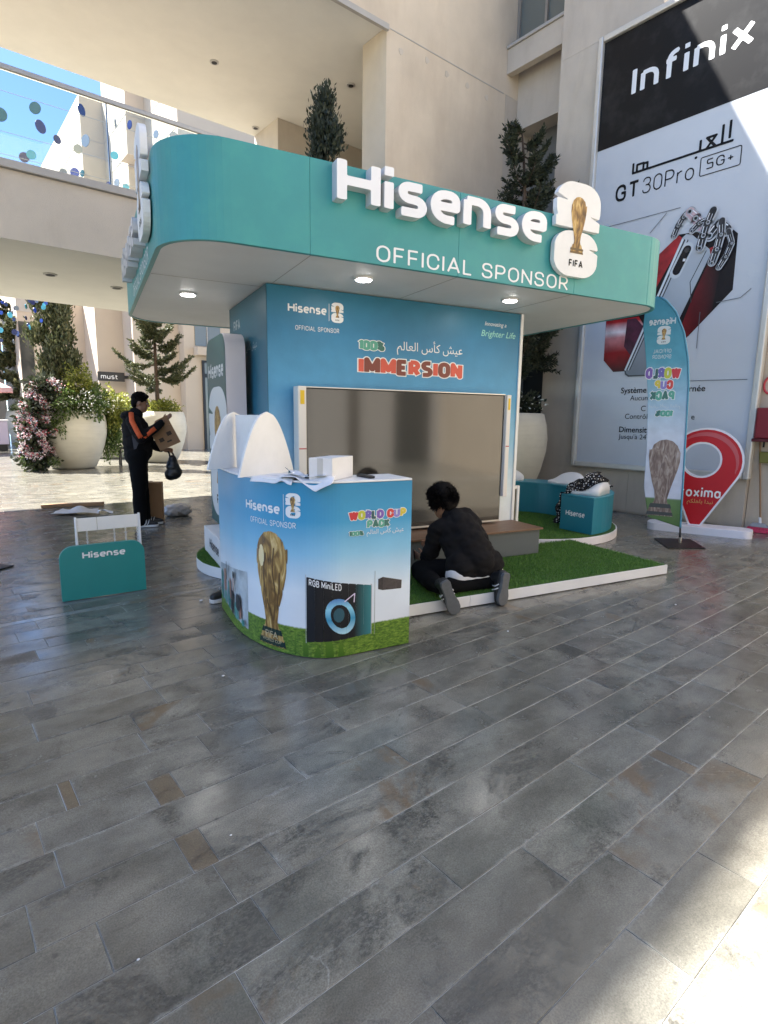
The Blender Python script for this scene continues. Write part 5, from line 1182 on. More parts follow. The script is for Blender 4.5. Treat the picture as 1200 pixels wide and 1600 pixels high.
# ================================================================== small things around the stand
bp_ = thing('flag_base_plate', 'black steel plate lying on the floor at the left edge', 'plate', (.45, 6.4, 0))
MB().hexa([(x, y, z) for z in (.003, .014) for x, y in ((.2, 6.05), (.6, 6.32), (.3, 6.75), (-.1, 6.5))]).build('plate', MATS['black_steel'], bp_, bev=.002)
MB().hexa([(x, y, z) for z in (.0145, .03) for x, y in ((.3, 6.38), (.36, 6.4), (.35, 6.46), (.29, 6.44))]).build('socket', MATS['black_steel'], bp_)
kraft = mat('kraft_card', (.3, .17, .085), .75, noise=(6, .08), bump=(40, .05))
cb2 = thing('cardboard_carton', 'tall brown cardboard carton standing behind the man', 'carton', (2.42, 7.95, 0))
MB().hexa([(x, y, z) for z in (.003, .55) for x, y in ((2.29, 7.93), (2.5, 7.83), (2.57, 7.98), (2.36, 8.08))]).build('box', kraft, cb2, bev=.004)
MB().hexa([(x, y, z) for z in (.551, .557) for x, y in ((2.27, 7.9), (2.4, 7.84), (2.45, 8.04), (2.34, 8.06))]).build('flap', kraft, cb2)
def lump(name, label, cat, c, rad, m_, seed, frame='W', wr=.25, group=None):
    bm = bmesh.new(); bmesh.ops.create_icosphere(bm, subdivisions=4, radius=1); rr = random.Random(seed); ks = [(Vector((rr.uniform(-1, 1), rr.uniform(-1, 1), rr.uniform(-1, 1))).normalized()*rr.uniform(3, 9), rr.uniform(0, 6), rr.uniform(.3, 1)) for _ in range(9)]
    for v in bm.verts:
        d = 1+wr*sum(a*abs(math.sin(v.co.dot(k)+p)) for k, p, a in ks)/5-wr*.5
        v.co = Vector((v.co.x*rad[0]*d, v.co.y*rad[1]*d, max(v.co.z*rad[2]*d, -rad[2]*.8)+rad[2]*.8+.004))
    me = bpy.data.meshes.new(name); bm.to_mesh(me); bm.free(); me.materials.append(m_)
    for p in me.polygons: p.use_smooth = True
    o = bpy.data.objects.new(name, me); COL.objects.link(o); o.location = c; return set_tag(o, label, cat, group)
lump('plastic_bundle', 'crumpled bundle of grey plastic wrap on the floor', 'bundle', (2.86, 8.3, 0), (.19, .17, .09), mat('grey_plastic', (.42, .4, .4), .35, noise=(9, .2)), 4, wr=.5)
o = MB().hexa([(x, y, z) for z in (.004, .05) for x, y in ((1.38, 10.1), (2.2, 9.86), (2.26, 9.98), (1.42, 10.22))]).build('cardboard_strip', kraft, None, (1.8, 10, 0)); set_tag(o, 'long flat strip of cardboard at the edge of the sunlit paving', 'cardboard')
sheet('packing_sheet', 'large white packing sheet lying crumpled on the floor', [(1.36, 9.2, .01), (1.95, 8.95, .01), (2.02, 9.3, .01), (1.6, 9.65, .01), lambda u, v: .07*math.exp(-((u-.55)*4)**2-((v-.5)*3)**2)], sd=9, amp=.012, mats=[mat('packing_white', (.6, .58, .57), .6)], frame='W', cat='sheet')
sheet('packing_sheet', 'small white paper scrap beside the packing sheet', [(1.95, 9.05, .01), (2.15, 8.98, .01), (2.18, 9.15, .01), (1.98, 9.22, .01), lambda u, v: .02*math.sin(5*u)], sd=11, amp=.01, mats=[paper_m], frame='W', cat='paper')
for i, (x, y, s_) in enumerate(((1.21, 2.89, .008), (3.05, 2.35, .007), (1.62, 4.25, .015), (.33, 1.42, .004), (.72, 1.7, .004), (4.6, 1.9, .008))):
    lump('paper_scrap', ('tiny white paper scrap on the paving in front of the teal panel', 'tiny white paper scrap on the paving before the turf platform', 'small crumpled paper scrap on the paving left of the counter', 'white speck of litter on the nearest paving', 'white speck of litter on the paving below the rusty slab', 'white speck of litter on the paving right of the platform')[i], 'litter', (x, y, 0), (s_, s_*.7, s_*.4), paper_m, 20+i, group='litter on the paving')
# right edge: broom, dustpan, red box, red sign
bm_ = thing('broom', 'broom with a red brush head leaning by the right wall', 'broom', (8.75, 2.66, 0))
MB().tube([(8.74, 2.63, .17), (8.845, 2.78, 1.22)], .012, 8).build('handle', mat('broom_wood', (.3, .17, .08), .6), bm_)
MB().tube([(8.735, 2.625, .12), (8.745, 2.64, .2)], .018, 8).build('socket', white_lam, bm_)
MB().hexa([(8.64, 2.74, .075), (8.68, 2.5, .075), (8.8, 2.52, .075), (8.76, 2.76, .075), (8.68, 2.7, .125), (8.7, 2.56, .125), (8.76, 2.57, .125), (8.74, 2.71, .125)]).build('brush_block', mat('broom_grey', (.3, .3, .3), .5), bm_, bev=.008)
MB().hexa([(8.62, 2.78, .004), (8.66, 2.46, .004), (8.82, 2.49, .004), (8.78, 2.8, .004), (8.645, 2.74, .074), (8.68, 2.5, .074), (8.8, 2.52, .074), (8.76, 2.76, .074)]).build('bristles', mat('broom_red', (.55, .04, .09), .8, noise=(60, .5)), bm_)
dp = thing('dustpan', 'olive dustpan with a white handle hanging on the right wall', 'dustpan', (8.84, 2.66, .9))
MB().hexa([(8.78, 2.74, .93), (8.78, 2.52, .93), (8.85, 2.52, .93), (8.85, 2.74, .93), (8.8, 2.76, 1.08), (8.8, 2.5, 1.08), (8.85, 2.5, 1.08), (8.85, 2.76, 1.08)]).build('pan', mat('olive_plastic', (.2, .18, .03), .5), dp, bev=.01)
MB().tube([(8.81, 2.63, .93), (8.83, 2.55, .6)], .014, 8).build('handle', white_lam, dp)
rx = thing('red_wall_box', 'dark red metal box hanging on the wall at the right edge', 'wall box', (8.8, 2.7, 1.2))
MB().prism(rrect(8.62, 8.858, 2.5, 2.8, .04), 1.26, 1.66).build('box', mat('box_red', (.22, .008, .015), .4, coat=.2), rx, bev=.012)
MB().box(8.61, 8.858, 2.49, 2.81, 1.215, 1.257).build('rim', mat('box_red_dark', (.1, .004, .008), .4), rx, bev=.006)
MB().tube([(8.75, 2.7, 1.215), (8.75, 2.7, 1.14)], .012, 8).build('tap', black_ink, rx)
ns = thing('red_letter_sign', 'red outlined letter of a sign at the right edge', 'sign', (8.85, 2.72, 1.95))
MB().tube([(8.845, 2.74-.07*math.cos(t), 1.96+.11*math.sin(t)) for t in np.linspace(1.0, 5.3, 24)], .014, 8).build('tube', mat('neon_red', (.6, .05, .06), .3), ns)
# ================================================================== plants
def foliage_mat(name, c0, c1, c2, rough=.55, trans=.25):
    M = bpy.data.materials.new(name); M.use_nodes = True; N = M.node_tree.nodes; L = M.node_tree.links; b = N['Principled BSDF']; b.inputs['Roughness'].default_value = rough
    ge = N.new('ShaderNodeNewGeometry'); cr = N.new('ShaderNodeValToRGB'); e_ = cr.color_ramp.elements; e_.new(.5)
    for el, (p, c) in zip(e_, ((0, c0), (.55, c1), (1, c2))): el.position = p; el.color = (*c, 1)
    L.new(ge.outputs['Random Per Island'], cr.inputs[0]); L.new(cr.outputs[0], b.inputs['Base Color'])
    if trans:
        tr = N.new('ShaderNodeBsdfTranslucent'); L.new(cr.outputs[0], tr.inputs[0]); mx = N.new('ShaderNodeMixShader'); mx.inputs[0].default_value = trans
        L.new(b.outputs[0], mx.inputs[1]); L.new(tr.outputs[0], mx.inputs[2]); L.new(mx.outputs[0], N['Material Output'].inputs[0])
    return M
needle_m = foliage_mat('conifer_needles', (.04, .055, .022), (.085, .1, .042), (.17, .165, .08))
dark_needle_m = foliage_mat('dark_needles', (.016, .024, .012), (.036, .046, .022), (.07, .078, .04))
leaf_m = foliage_mat('green_leaves', (.045, .08, .02), (.1, .16, .04), (.22, .28, .09), trans=.35)
lime_m = foliage_mat('lime_leaves', (.1, .12, .02), (.22, .25, .04), (.42, .4, .09), trans=.4)
flower_m = foliage_mat('mixed_blossom', (.55, .12, .15), (.62, .5, .52), (.3, .32, .5), trans=.2)
_cr = [n_ for n_ in flower_m.node_tree.nodes if n_.type == 'VALTORGB'][0]; _cr.color_ramp.interpolation = 'CONSTANT'
for p_, c_ in ((.15, (.7, .66, .65)), (.4, (.5, .28, .31)), (.55, (.72, .68, .7)), (.72, (.33, .35, .5)), (.9, (.45, .07, .1))): q_ = _cr.color_ramp.elements.new(p_); q_.color = (*c_, 1)
bark_m = mat('bark', (.09, .06, .04), .9, noise=(14, .4), bump=(40, .6))
def quads(P, D, L, W, rng_):
    """leaf quads at P pointing along D"""
    n = len(P); D = D/np.linalg.norm(D, axis=1, keepdims=True); r = rng_.normal(size=(n, 3)); S = np.cross(D, r); S /= np.linalg.norm(S, axis=1, keepdims=True)+1e-9
    v = np.zeros((n, 4, 3)); v[:, 0] = P; v[:, 1] = P+D*L[:, None]*.5+S*W[:, None]*.5; v[:, 2] = P+D*L[:, None]; v[:, 3] = P+D*L[:, None]*.5-S*W[:, None]*.5
    return v.reshape(-1, 3)
def leaf_obj(name, V, m_, parent, kind=None):
    b = np.array(tuple(parent['_b'])); V = V-b; me = bpy.data.meshes.new(name); me.from_pydata(V.tolist(), [], np.arange(len(V)).reshape(-1, 4).tolist()); me.materials.append(m_)
    o = bpy.data.objects.new(name, me); COL.objects.link(o); o.parent = parent
    return o
def spruce(base, z0, z1, rad, label, seed, m_=needle_m, dens=1., crook=.0, bare=.12, needle=.07, up=.35, ragged=.0):
    g = np.random.default_rng(seed); t = thing('spruce_tree', label, 'tree', base); x, y = base[0], base[1]
    H = z1-z0; mb = MB(); mb.tube([(x+crook*math.sin(3*f), y+crook*math.cos(4*f), base[2]+(z1-base[2])*f) for f in np.linspace(0, 1, 12)], [.07*(1-.88*f)+.006 for f in np.linspace(0, 1, 12)], 8); trunk = mb.build('trunk', bark_m, t, smooth=True)
    br = MB(); Ps = []; Ds = []; nb = int(80*dens*H/4)
    for k in range(nb):
        f = bare+(1-bare)*((k+g.random())/nb)**1.0; z = z0+H*f; a = g.uniform(0, 2*np.pi); ln = rad*(1-f)**.75*g.uniform(.65-ragged*.5, 1.1+ragged*.3)*(1+ragged*.6*math.sin(2*a+9*f))+.12
        if ragged and math.sin(3*a+13*f+seed) > .75-ragged*.4: continue
        d = np.array([math.cos(a), math.sin(a), 0])
        p0_ = np.array([x+crook*math.sin(3*f), y+crook*math.cos(4*f), z]); pts = []
        for s in np.linspace(0, 1, 7): pts.append(p0_+d*ln*s+np.array([0, 0, ln*(-.18*math.sin(s*2.6)+up*s*s)]))
        br.tube([tuple(p) for p in pts], [.012*(1-.8*s)+.002 for s in np.linspace(0, 1, 7)], 5, False)
        for s in np.linspace(.12, 1, int(10+ln*14)):
            i_ = min(int(s*6), 5); p = pts[i_]+(pts[i_+1]-pts[i_])*(s*6-i_); tg = pts[i_+1]-pts[i_]; tg = tg/np.linalg.norm(tg); sd = np.array([-d[1], d[0], 0])
            for sg in (-1, 1):
                tl = ln*.32*(1.05-s*.75)*g.uniform(.6, 1.2)+.05; td = tg*.75+sd*sg*g.uniform(.5, 1)+np.array([0, 0, g.uniform(-.15, .35)]); td /= np.linalg.norm(td)
                m = max(3, int(tl/.028)); q = p+td*np.linspace(.02, tl, m)[:, None]
                for rep in range(3): Ps.append(q); Ds.append(td*1.0+g.normal(0, .55, (m, 3)))
    br.build('branches', bark_m, t)
    P = np.concatenate(Ps); D = np.concatenate(Ds); n = len(P)
    leaf_obj('crown', quads(P, D, g.uniform(.7, 1.3, n)*needle, g.uniform(.3, .45, n)*needle, g), m_, t); return t
def cypress(base, z0, z1, rad, label, seed, m_=dark_needle_m, n=26000, lean=0., size=.09, cat='tree', name='cypress_tree', nl=90):
    g = np.random.default_rng(seed); t = thing(name, label, cat, base); x, y = base[0], base[1]
    MB().tube([(x, y, base[2]), (x+lean*.5, y, (z0+z1)/2), (x+lean, y, z1-.2)], [.08, .05, .01], 8).build('trunk', bark_m, t, smooth=True)
    # lobed outline: upright sprays
    lz = g.uniform(0, 1, nl); la = g.uniform(0, 2*np.pi, nl); Ps = []; Ds = []
    for k in range(nl):
        f = lz[k]; prof = rad*(1-.75*f**1.6)*(.55+.45*min(1, f*5)); rr = prof*g.uniform(.3, 1.2); c = np.array([x+lean*f+rr*math.cos(la[k]), y+rr*math.sin(la[k]), z0+(z1-z0)*f]); m = n//nl
        s = g.normal(0, 1, (m, 3))*np.array([.16, .16, .34])*rad*.75; Ps.append(c+s); Ds.append(np.c_[s[:, :2]*1.2/rad+g.normal(0, .35, (m, 2)), np.full(m, .9)])
    P = np.concatenate(Ps); D = np.concatenate(Ds); m = len(P)
    leaf_obj('crown', quads(P, D, g.uniform(.6, 1.3, m)*size, g.uniform(.3, .5, m)*size, g), m_, t); return t
def clump(parent, name, c, rad, n, size, m_, seed, droop=0., shell=.5):
    g = np.random.default_rng(seed); d = g.normal(size=(n, 3)); d /= np.linalg.norm(d, axis=1, keepdims=True); r = shell+(1-shell)*g.random(n)**.6
    lob = 1+.25*np.sin(d[:, 0]*7+seed)+.2*np.sin(d[:, 2]*9+d[:, 1]*6)
    P = np.array(c)+d*np.array(rad)*(r*lob)[:, None]; D = d+g.normal(0, .5, (n, 3)); D[:, 2] -= droop
    return leaf_obj(name, quads(P, D, g.uniform(.6, 1.4, n)*size, g.uniform(.45, .8, n)*size, g), m_, parent)
pot_m = mat('cream_pot', (.58, .55, .46), .55, noise=(3, .06), stain=(2.5, (.45, .42, .35), .3, (.5, .5, 6)))
soil_m = mat('potting_soil', (.03, .022, .016), .95, bump=(30, .5))
def pot(x, y, label, s=1., group='large cream planters'):
    t = thing('planter', label, 'planter', (x, y, 0), group=group)
    prof = [(.5, .004), (.56, .04), (.68, .3), (.8, .62), (.875, .95), (.885, 1.15), (.86, 1.38), (.81, 1.56), (.775, 1.57), (.76, 1.5)]
    pr = [(r*s, z*s) for r, z in prof]
    MB().lathe(pr, (x, y), 48, True, False).build('pot', pot_m, t, smooth=True)
    MB().lathe([(.79*s, 1.46*s), (.02, 1.5*s)], (x, y), 24, False, False).build('soil', soil_m, t); return t
pot(3.25, 17.45, 'large cream planter overflowing with trailing plants beside the column of blossom')
pot(5.9, 18.6, 'large cream planter with a spruce behind the standing man')
pot(3.95, 30.2, 'cream planter far behind, left of the column of blossom')
pot(5.1, 21.0, 'cream planter half hidden behind the trailing plants')
pot(7.65, 6.4, 'cream planter between the stand and the advertisement wall')
pot(4.95, 7.05, 'cream planter hidden behind the stand under the footbridge', .9)
spruce((5.95, 18.6, 1.45), 1.85, 5.6, 1.0, 'tall spruce growing from the planter behind the standing man', 3, dens=1.0, needle=.085, ragged=.5)
spruce((3.95, 30.2, 1.45), 1.7, 7.2, 2.0, 'spruce far behind at the left edge under the hanging discs', 4, dens=.9, needle=.13, ragged=.5)
cypress((3.05, 17.6, 1.45), 1.7, 6.3, .55, 'dense upright cypress above the trailing plants', 5, m_=needle_m, n=30000, size=.11)
cypress((4.83, 7.05, 1.3), 2.6, 5.62, .42, 'dark juniper rising above the left part of the teal canopy', 6, n=17000, lean=-.2, size=.07, name='juniper_tree', nl=34)
spruce((7.72, 6.28, 1.45), 1.9, 5.9, 1.1, 'dark open conifer rising behind the canopy beside the advertisement', 8, m_=dark_needle_m, dens=1.25, crook=.14, bare=.06, needle=.07, up=.6, ragged=.6)
tp1 = thing('trailing_plant', 'leafy plant with white blossom filling the large planter', 'plant', (3.25, 17.4, 1.5))
clump(tp1, 'foliage', (3.35, 17.1, 1.72), (.85, .75, .42), 7000, .085, leaf_m, 11, .2, .35)
clump(tp1, 'foliage', (3.45, 17.0, 2.15), (.4, .4, .5), 2200, .075, lime_m, 12, 0, .3)
clump(tp1, 'trailing_leaves', (2.85, 16.75, 1.35), (.3, .2, .4), 1300, .07, leaf_m, 13, .8)
clump(tp1, 'blossom', (3.45, 16.75, 1.75), (.6, .5, .3), 450, .06, mat('white_blossom', (.75, .76, .68), .6), 14)
tp2 = thing('trailing_plant', 'lime green plant spilling down the right side of the large planter', 'plant', (4.25, 17.6, 1.4))
clump(tp2, 'foliage', (4.3, 17.5, 1.55), (.5, .5, .55), 4200, .075, lime_m, 15, .3, .3)
clump(tp2, 'trailing_leaves', (4.22, 17.45, .95), (.33, .3, .7), 3000, .07, leaf_m, 16, .9, .2)
fl = thing('blossom_column', 'column of pink and white artificial blossom beside the large planter', 'flowers', (2.35, 16.9, 0))
gg = np.random.default_rng(21)
for i in range(30):
    z = .15+2.1*i/29; cx_ = 2.3+.12*math.sin(i*1.7)+(.35*max(0, (z-1.3))); cy_ = 16.85+.15*math.cos(i*2.3)
    clump(fl, 'foliage', (cx_, cy_, z), (.3, .3, .16), 160, .12, dark_needle_m, 100+i, 0, .2)
    for j in range(4):
        a = gg.uniform(0, 6.28); clump(fl, 'flower', (cx_+.27*math.cos(a), cy_-.12+.2*math.sin(a), z+gg.uniform(-.07, .07)), (.085, .085, .075), 60, .045, flower_m if z > .35 else leaf_m, 200+i*4+j, 0, .5)
for (x, y, lab, sd) in ((6.0, 18.5, 'low lime green plant at the foot of the spruce', 31), (7.65, 6.3, 'dark leafy plant with white flowers in the planter by the advertisement', 32), (3.95, 30, 'low green plant in the far left planter', 33), (5.1, 20.9, 'low plant in the half hidden planter', 34)):
    t = thing('pot_plant', lab, 'plant', (x, y, 1.5)); dk = sd == 32
    clump(t, 'foliage', (x, y, 1.68), (.62, .6, .24), 2600, .07, dark_needle_m if dk else (lime_m if sd == 31 else leaf_m), sd, 0, .2)
    if dk: clump(t, 'blossom', (x, y-.15, 1.72), (.62, .5, .22), 110, .05, MATS['white_blossom'], 40)
# small stand with a stool-like frame beside the planter
stl = thing('metal_stand', 'small dark metal stand beside the planter, left of the standing man', 'stand', (4.55, 17.5, 0))
MB().box(4.42, 4.75, 17.35, 17.6, .48, .54).build('top', dark_metal, stl, bev=.006)
for x, y in ((4.46, 17.4), (4.71, 17.4), (4.46, 17.56), (4.71, 17.56)): MB().box(x-.02, x+.02, y-.02, y+.02, .003, .478).build('leg', dark_metal, stl)
# parasol and planter at the far left
ps = thing('parasol', 'pink parasol at the far left edge', 'parasol', (1.7, 25.5, 0))
mb = MB(); c0 = (1.55, 25.5); top = (c0[0], c0[1], 3.05); rim = [(c0[0]+1.35*math.cos(a), c0[1]+1.35*math.sin(a), 2.35+.03*(k % 2)) for k, a in enumerate([2*math.pi*i/16 for i in range(16)])]
mb.add([top]+rim+[(x, y, z-.16) for x, y, z in rim], [(0, 1+i, 1+(i+1) % 16) for i in range(16)]+[(1+i, 17+i, 17+(i+1) % 16, 1+(i+1) % 16) for i in range(16)]); mb.build('canopy', mat('pink_canvas', (.62, .36, .36), .8), ps)
MB().tube([(c0[0], c0[1], .05), (c0[0], c0[1], 3.0)], .03, 8).build('pole', white_lam, ps)
MB().box(c0[0]-.3, c0[0]+.3, 25.2, 25.8, .003, .07).build('base', dark_metal, ps)
kz = thing('kiosk_cart', 'pale lilac sales cart behind the parasol', 'cart', (2.2, 27, 0))
MB().box(1.4, 2.75, 26.6, 27.3, .25, 1.15).build('body', mat('lilac_panel', (.5, .44, .55), .5), kz, bev=.02)
MB().box(1.35, 2.8, 26.55, 27.35, 1.153, 1.2).build('worktop', white_lam, kz)
MB().box(1.45, 2.7, 26.7, 27.2, .003, .247).build('foot', dark_metal, kz)

# ================================================================== buildings across the plaza
pd = thing('podium_building', 'beige shop building across the sunlit plaza', 'building', (8, 25, 0))
pl_far = mat('far_render', (.5, .425, .34), .85, noise=(.6, .06), coords='World')
MB().box(9.0, 22, 24.4, 34, -.05, 8.2).build('wall', pl_far, pd)
MB().box(7.15, 8.998, 25.0, 34, -.05, 8.2).build('wall', pl_far, pd)
MB().box(6.09, 7.148, 26.4, 34, -.05, 8.2).build('wall', pl_far, pd)
MB().box(3.6, 6.088, 28.4, 34, -.05, 6.3).build('wall', pl_far, pd)
wi = MB().box(9.47, 10.6, 24.36, 24.397, 4.4, 6.0).build('window', glass_mid, pd); MB().box(9.98, 10.02, 24.33, 24.358, 4.4, 6.0).build('mullion', coping_m, wi)
MB().box(9.4, 12, 23.9, 24.397, 3.98, 4.32).build('ledge', pl_far, pd, bev=.02)
dr = MB().box(9.76, 11.4, 24.37, 24.398, .0, 3.75).build('door', glass_mid, pd)
for x0, x1, z0, z1 in ((9.72, 9.82, 0, 3.8), (9.822, 11.4, 3.1, 3.25), (9.822, 11.4, 3.72, 3.8)): MB().box(x0, x1, 24.3, 24.368, z0, z1).build('door_frame', dark_metal, dr)
MB().box(10.0, 11.4, 24.34, 24.366, .25, .8).build('door_panel', coping_m, dr)
ms = thing('shop_sign', 'black projecting shop sign with white lettering across the plaza', 'sign', (6.35, 25.2, 2.8))
MB().box(5.95, 6.98, 25.9, 26.0, 2.83, 3.2).build('board', mat('sign_black', (.02, .02, .02), .5), ms)
lp, w = lettering('must', .17, w=.16, track=.2, sx=1.15); mb = MB(); lay(mb, place(lp, 6.07, 2.93, .62/w, .95), lambda u, v, d=0: (u, 25.898-d, v), off=.004); mb.build('lettering', white_ink, ms)
MB().box(6.98, 7.16, 25.93, 25.97, 2.95, 3.08).build('bracket', dark_metal, ms)
tw = thing('tower_building', 'pale stepped building rising beyond the footbridge', 'building', (9, 30, 8.3))
MB().box(9.11, 24, 24.4, 28.34, 8.203, 24).build('wall', pl_far, tw)
MB().box(8.31, 24, 28.35, 31.99, 8.203, 24).build('wall', pl_far, tw)
MB().box(7.31, 24, 32.0, 70, 8.203, 16.3).build('wall', pl_far, tw)
MB().box(6.3, 7.308, 38, 44, 8.0, 10.9).build('wall', pl_far, tw)
for z in (9.6, 11.2, 12.8, 14.4):
    for x0, x1, y in ((7.31, 8.308, 31.985), (8.31, 9.108, 28.335)): MB().box(x0, x1, y, y+.014, z-.012, z+.012).build('joint', coping_m, tw)
    MB().box(7.296, 7.309, 32.0, 60, z-.012, z+.012).build('joint', coping_m, tw); MB().box(8.296, 8.309, 28.35, 31.98, z-.012, z+.012).build('joint', coping_m, tw); MB().box(9.096, 9.109, 24.4, 28.33, z-.012, z+.012).build('joint', coping_m, tw)
MB().box(8.0, 8.7, 27.3, 28.33, 12.4, 13.1).build('balcony', pl_far, tw)
lf = thing('left_building', 'tan building with a dark tall window at the far left', 'building', (0, 36, 0))
MB().box(-14, 3.0, 34, 46, -.05, 12).build('wall', mat('far_shade_render', (.33, .29, .25), .85, coords='World', noise=(.6, .06)), lf)
MB().box(3.0, 3.58, 34.2, 46, -.05, 7.2).build('wall', pl_far, lf)
MB().box(3.62, 4.1, 28.36, 28.398, 2.6, 5.2).build('window', glass_dark, pd); MB().box(3.6, 4.2, 28.37, 28.399, 5.6, 6.1).build('vent', coping_m, pd)
MB().box(.4, 2.7, 33.95, 33.998, 1.0, 4.4).build('window', glass_mid, lf)
# ================================================================== hanging discs
disc_cols = {'navy': (.012, .016, .1), 'blue': (.02, .06, .4), 'teal': (.01, .09, .12), 'cyan': (.08, .42, .6), 'slate': (.16, .2, .27), 'grey': (.4, .42, .4)}
ordn = ['first', 'second', 'third', 'fourth', 'fifth', 'sixth', 'seventh', 'eighth', 'ninth', 'tenth', 'eleventh', 'twelfth', 'thirteenth', 'fourteenth', 'fifteenth', 'sixteenth', 'seventeenth', 'eighteenth', 'nineteenth', 'twentieth']
UP = [(0, 179, 'teal', 9, .9), (38, 246, 'navy', 7, .9), (49, 242, 'cyan', 6, .9), (55, 169, 'teal', 8, .8), (63, 198, 'navy', 9, .85), (89, 218, 'navy', 5.5, .9), (99, 270, 'slate', 5.5, .9), (117, 270, 'blue', 7, .8), (122, 233, 'grey', 6, .9), (127, 172, 'navy', 8, .75), (129, 271, 'teal', 5, .4), (134, 220, 'slate', 8, .45), (170, 289, 'navy', 5, .5), (179, 243, 'cyan', 6, .9), (180, 193, 'slate', 6, .45), (183, 286, 'slate', 6.5, .35), (197, 292, 'cyan', 5, .9), (203, 195, 'navy', 6, .25), (244, 210, 'slate', 6, .4), (272, 213, 'slate', 7, .9)]
def ordinal(i):
    return ordn[i] if i < 20 else ('twenty-' if i < 29 else 'thirty-')+ordn[(i-20) % 10] if i != 29 else 'thirtieth'
def unproject(px_, py_, Y):
    d = _f+_right*((px_-600)/F_PX)+_down*((py_-800)/F_PX); t = Y/d.y; return Vector((d.x*t, Y, CAM_H+d.z*t))
wire_m = mat('thin_wire', (.25, .27, .3), .5)
def disc(p, r, asp, colname, label, group):
    yaw = math.acos(max(.2, min(1, asp)))*random.choice((-1, 1)); f = Vector((math.sin(yaw), -math.cos(yaw), 0)); s_ = Vector((math.cos(yaw), math.sin(yaw), 0)); z = Vector((0, 0, 1)); n = 20
    mb = MB(); mb.add([tuple(p+f*t+s_*(r*math.cos(2*math.pi*i/n))+z*(r*math.sin(2*math.pi*i/n))) for t in (0, .012) for i in range(n)], [tuple(range(n)), tuple(range(2*n-1, n-1, -1))]+[(i, n+i, n+(i+1) % n, (i+1) % n) for i in range(n)])
    o = mb.build('hanging_disc', mat('disc_'+colname, disc_cols[colname], .25, spec=.5), None, tuple(p)); set_tag(o, label, 'disc', group); return o
for i, (px_, py_, cn, r, asp) in enumerate(sorted(UP)):
    p = unproject(px_, py_, 14+.8*math.sin(i*2.1)); disc(p, r/F_PX*12.5, asp, cn, f'{cn} hanging disc beyond the glass railing, {ordn[i]} from the left', 'discs hanging beyond the footbridge railing')
lowd = []
rr = random.Random(5)
for i in range(34): lowd.append((rr.uniform(0, 74), 468+rr.uniform(0, 1)**1.6*70, rr.choice(['navy', 'blue', 'cyan', 'navy', 'slate', 'cyan'])))
lowd = [d for d in lowd if d[1] < 560-d[0]*.9]
for i, (px_, py_, cn) in enumerate(sorted(lowd)):
    p = unproject(px_, py_, 16+rr.uniform(-1, 2)); disc(p, rr.uniform(.04, .065), rr.uniform(.4, 1), cn, f'small {cn} disc hanging over the plaza under the footbridge, {ordinal(i)} from the left', 'small discs hanging over the plaza')
for i, (z, y) in enumerate(((7.55, 14), (6.9, 14.2), (6.45, 14.1), (5.98, 14))):
    o = MB().tube([(-4, y, z), (8.4, y, z)], .006, 5).build('hanging_wire', wire_m, None, (2, y, z)); set_tag(o, f'thin wire stretched beyond the footbridge carrying discs, {ordn[i]} from the top', 'wire', 'wires carrying the discs')
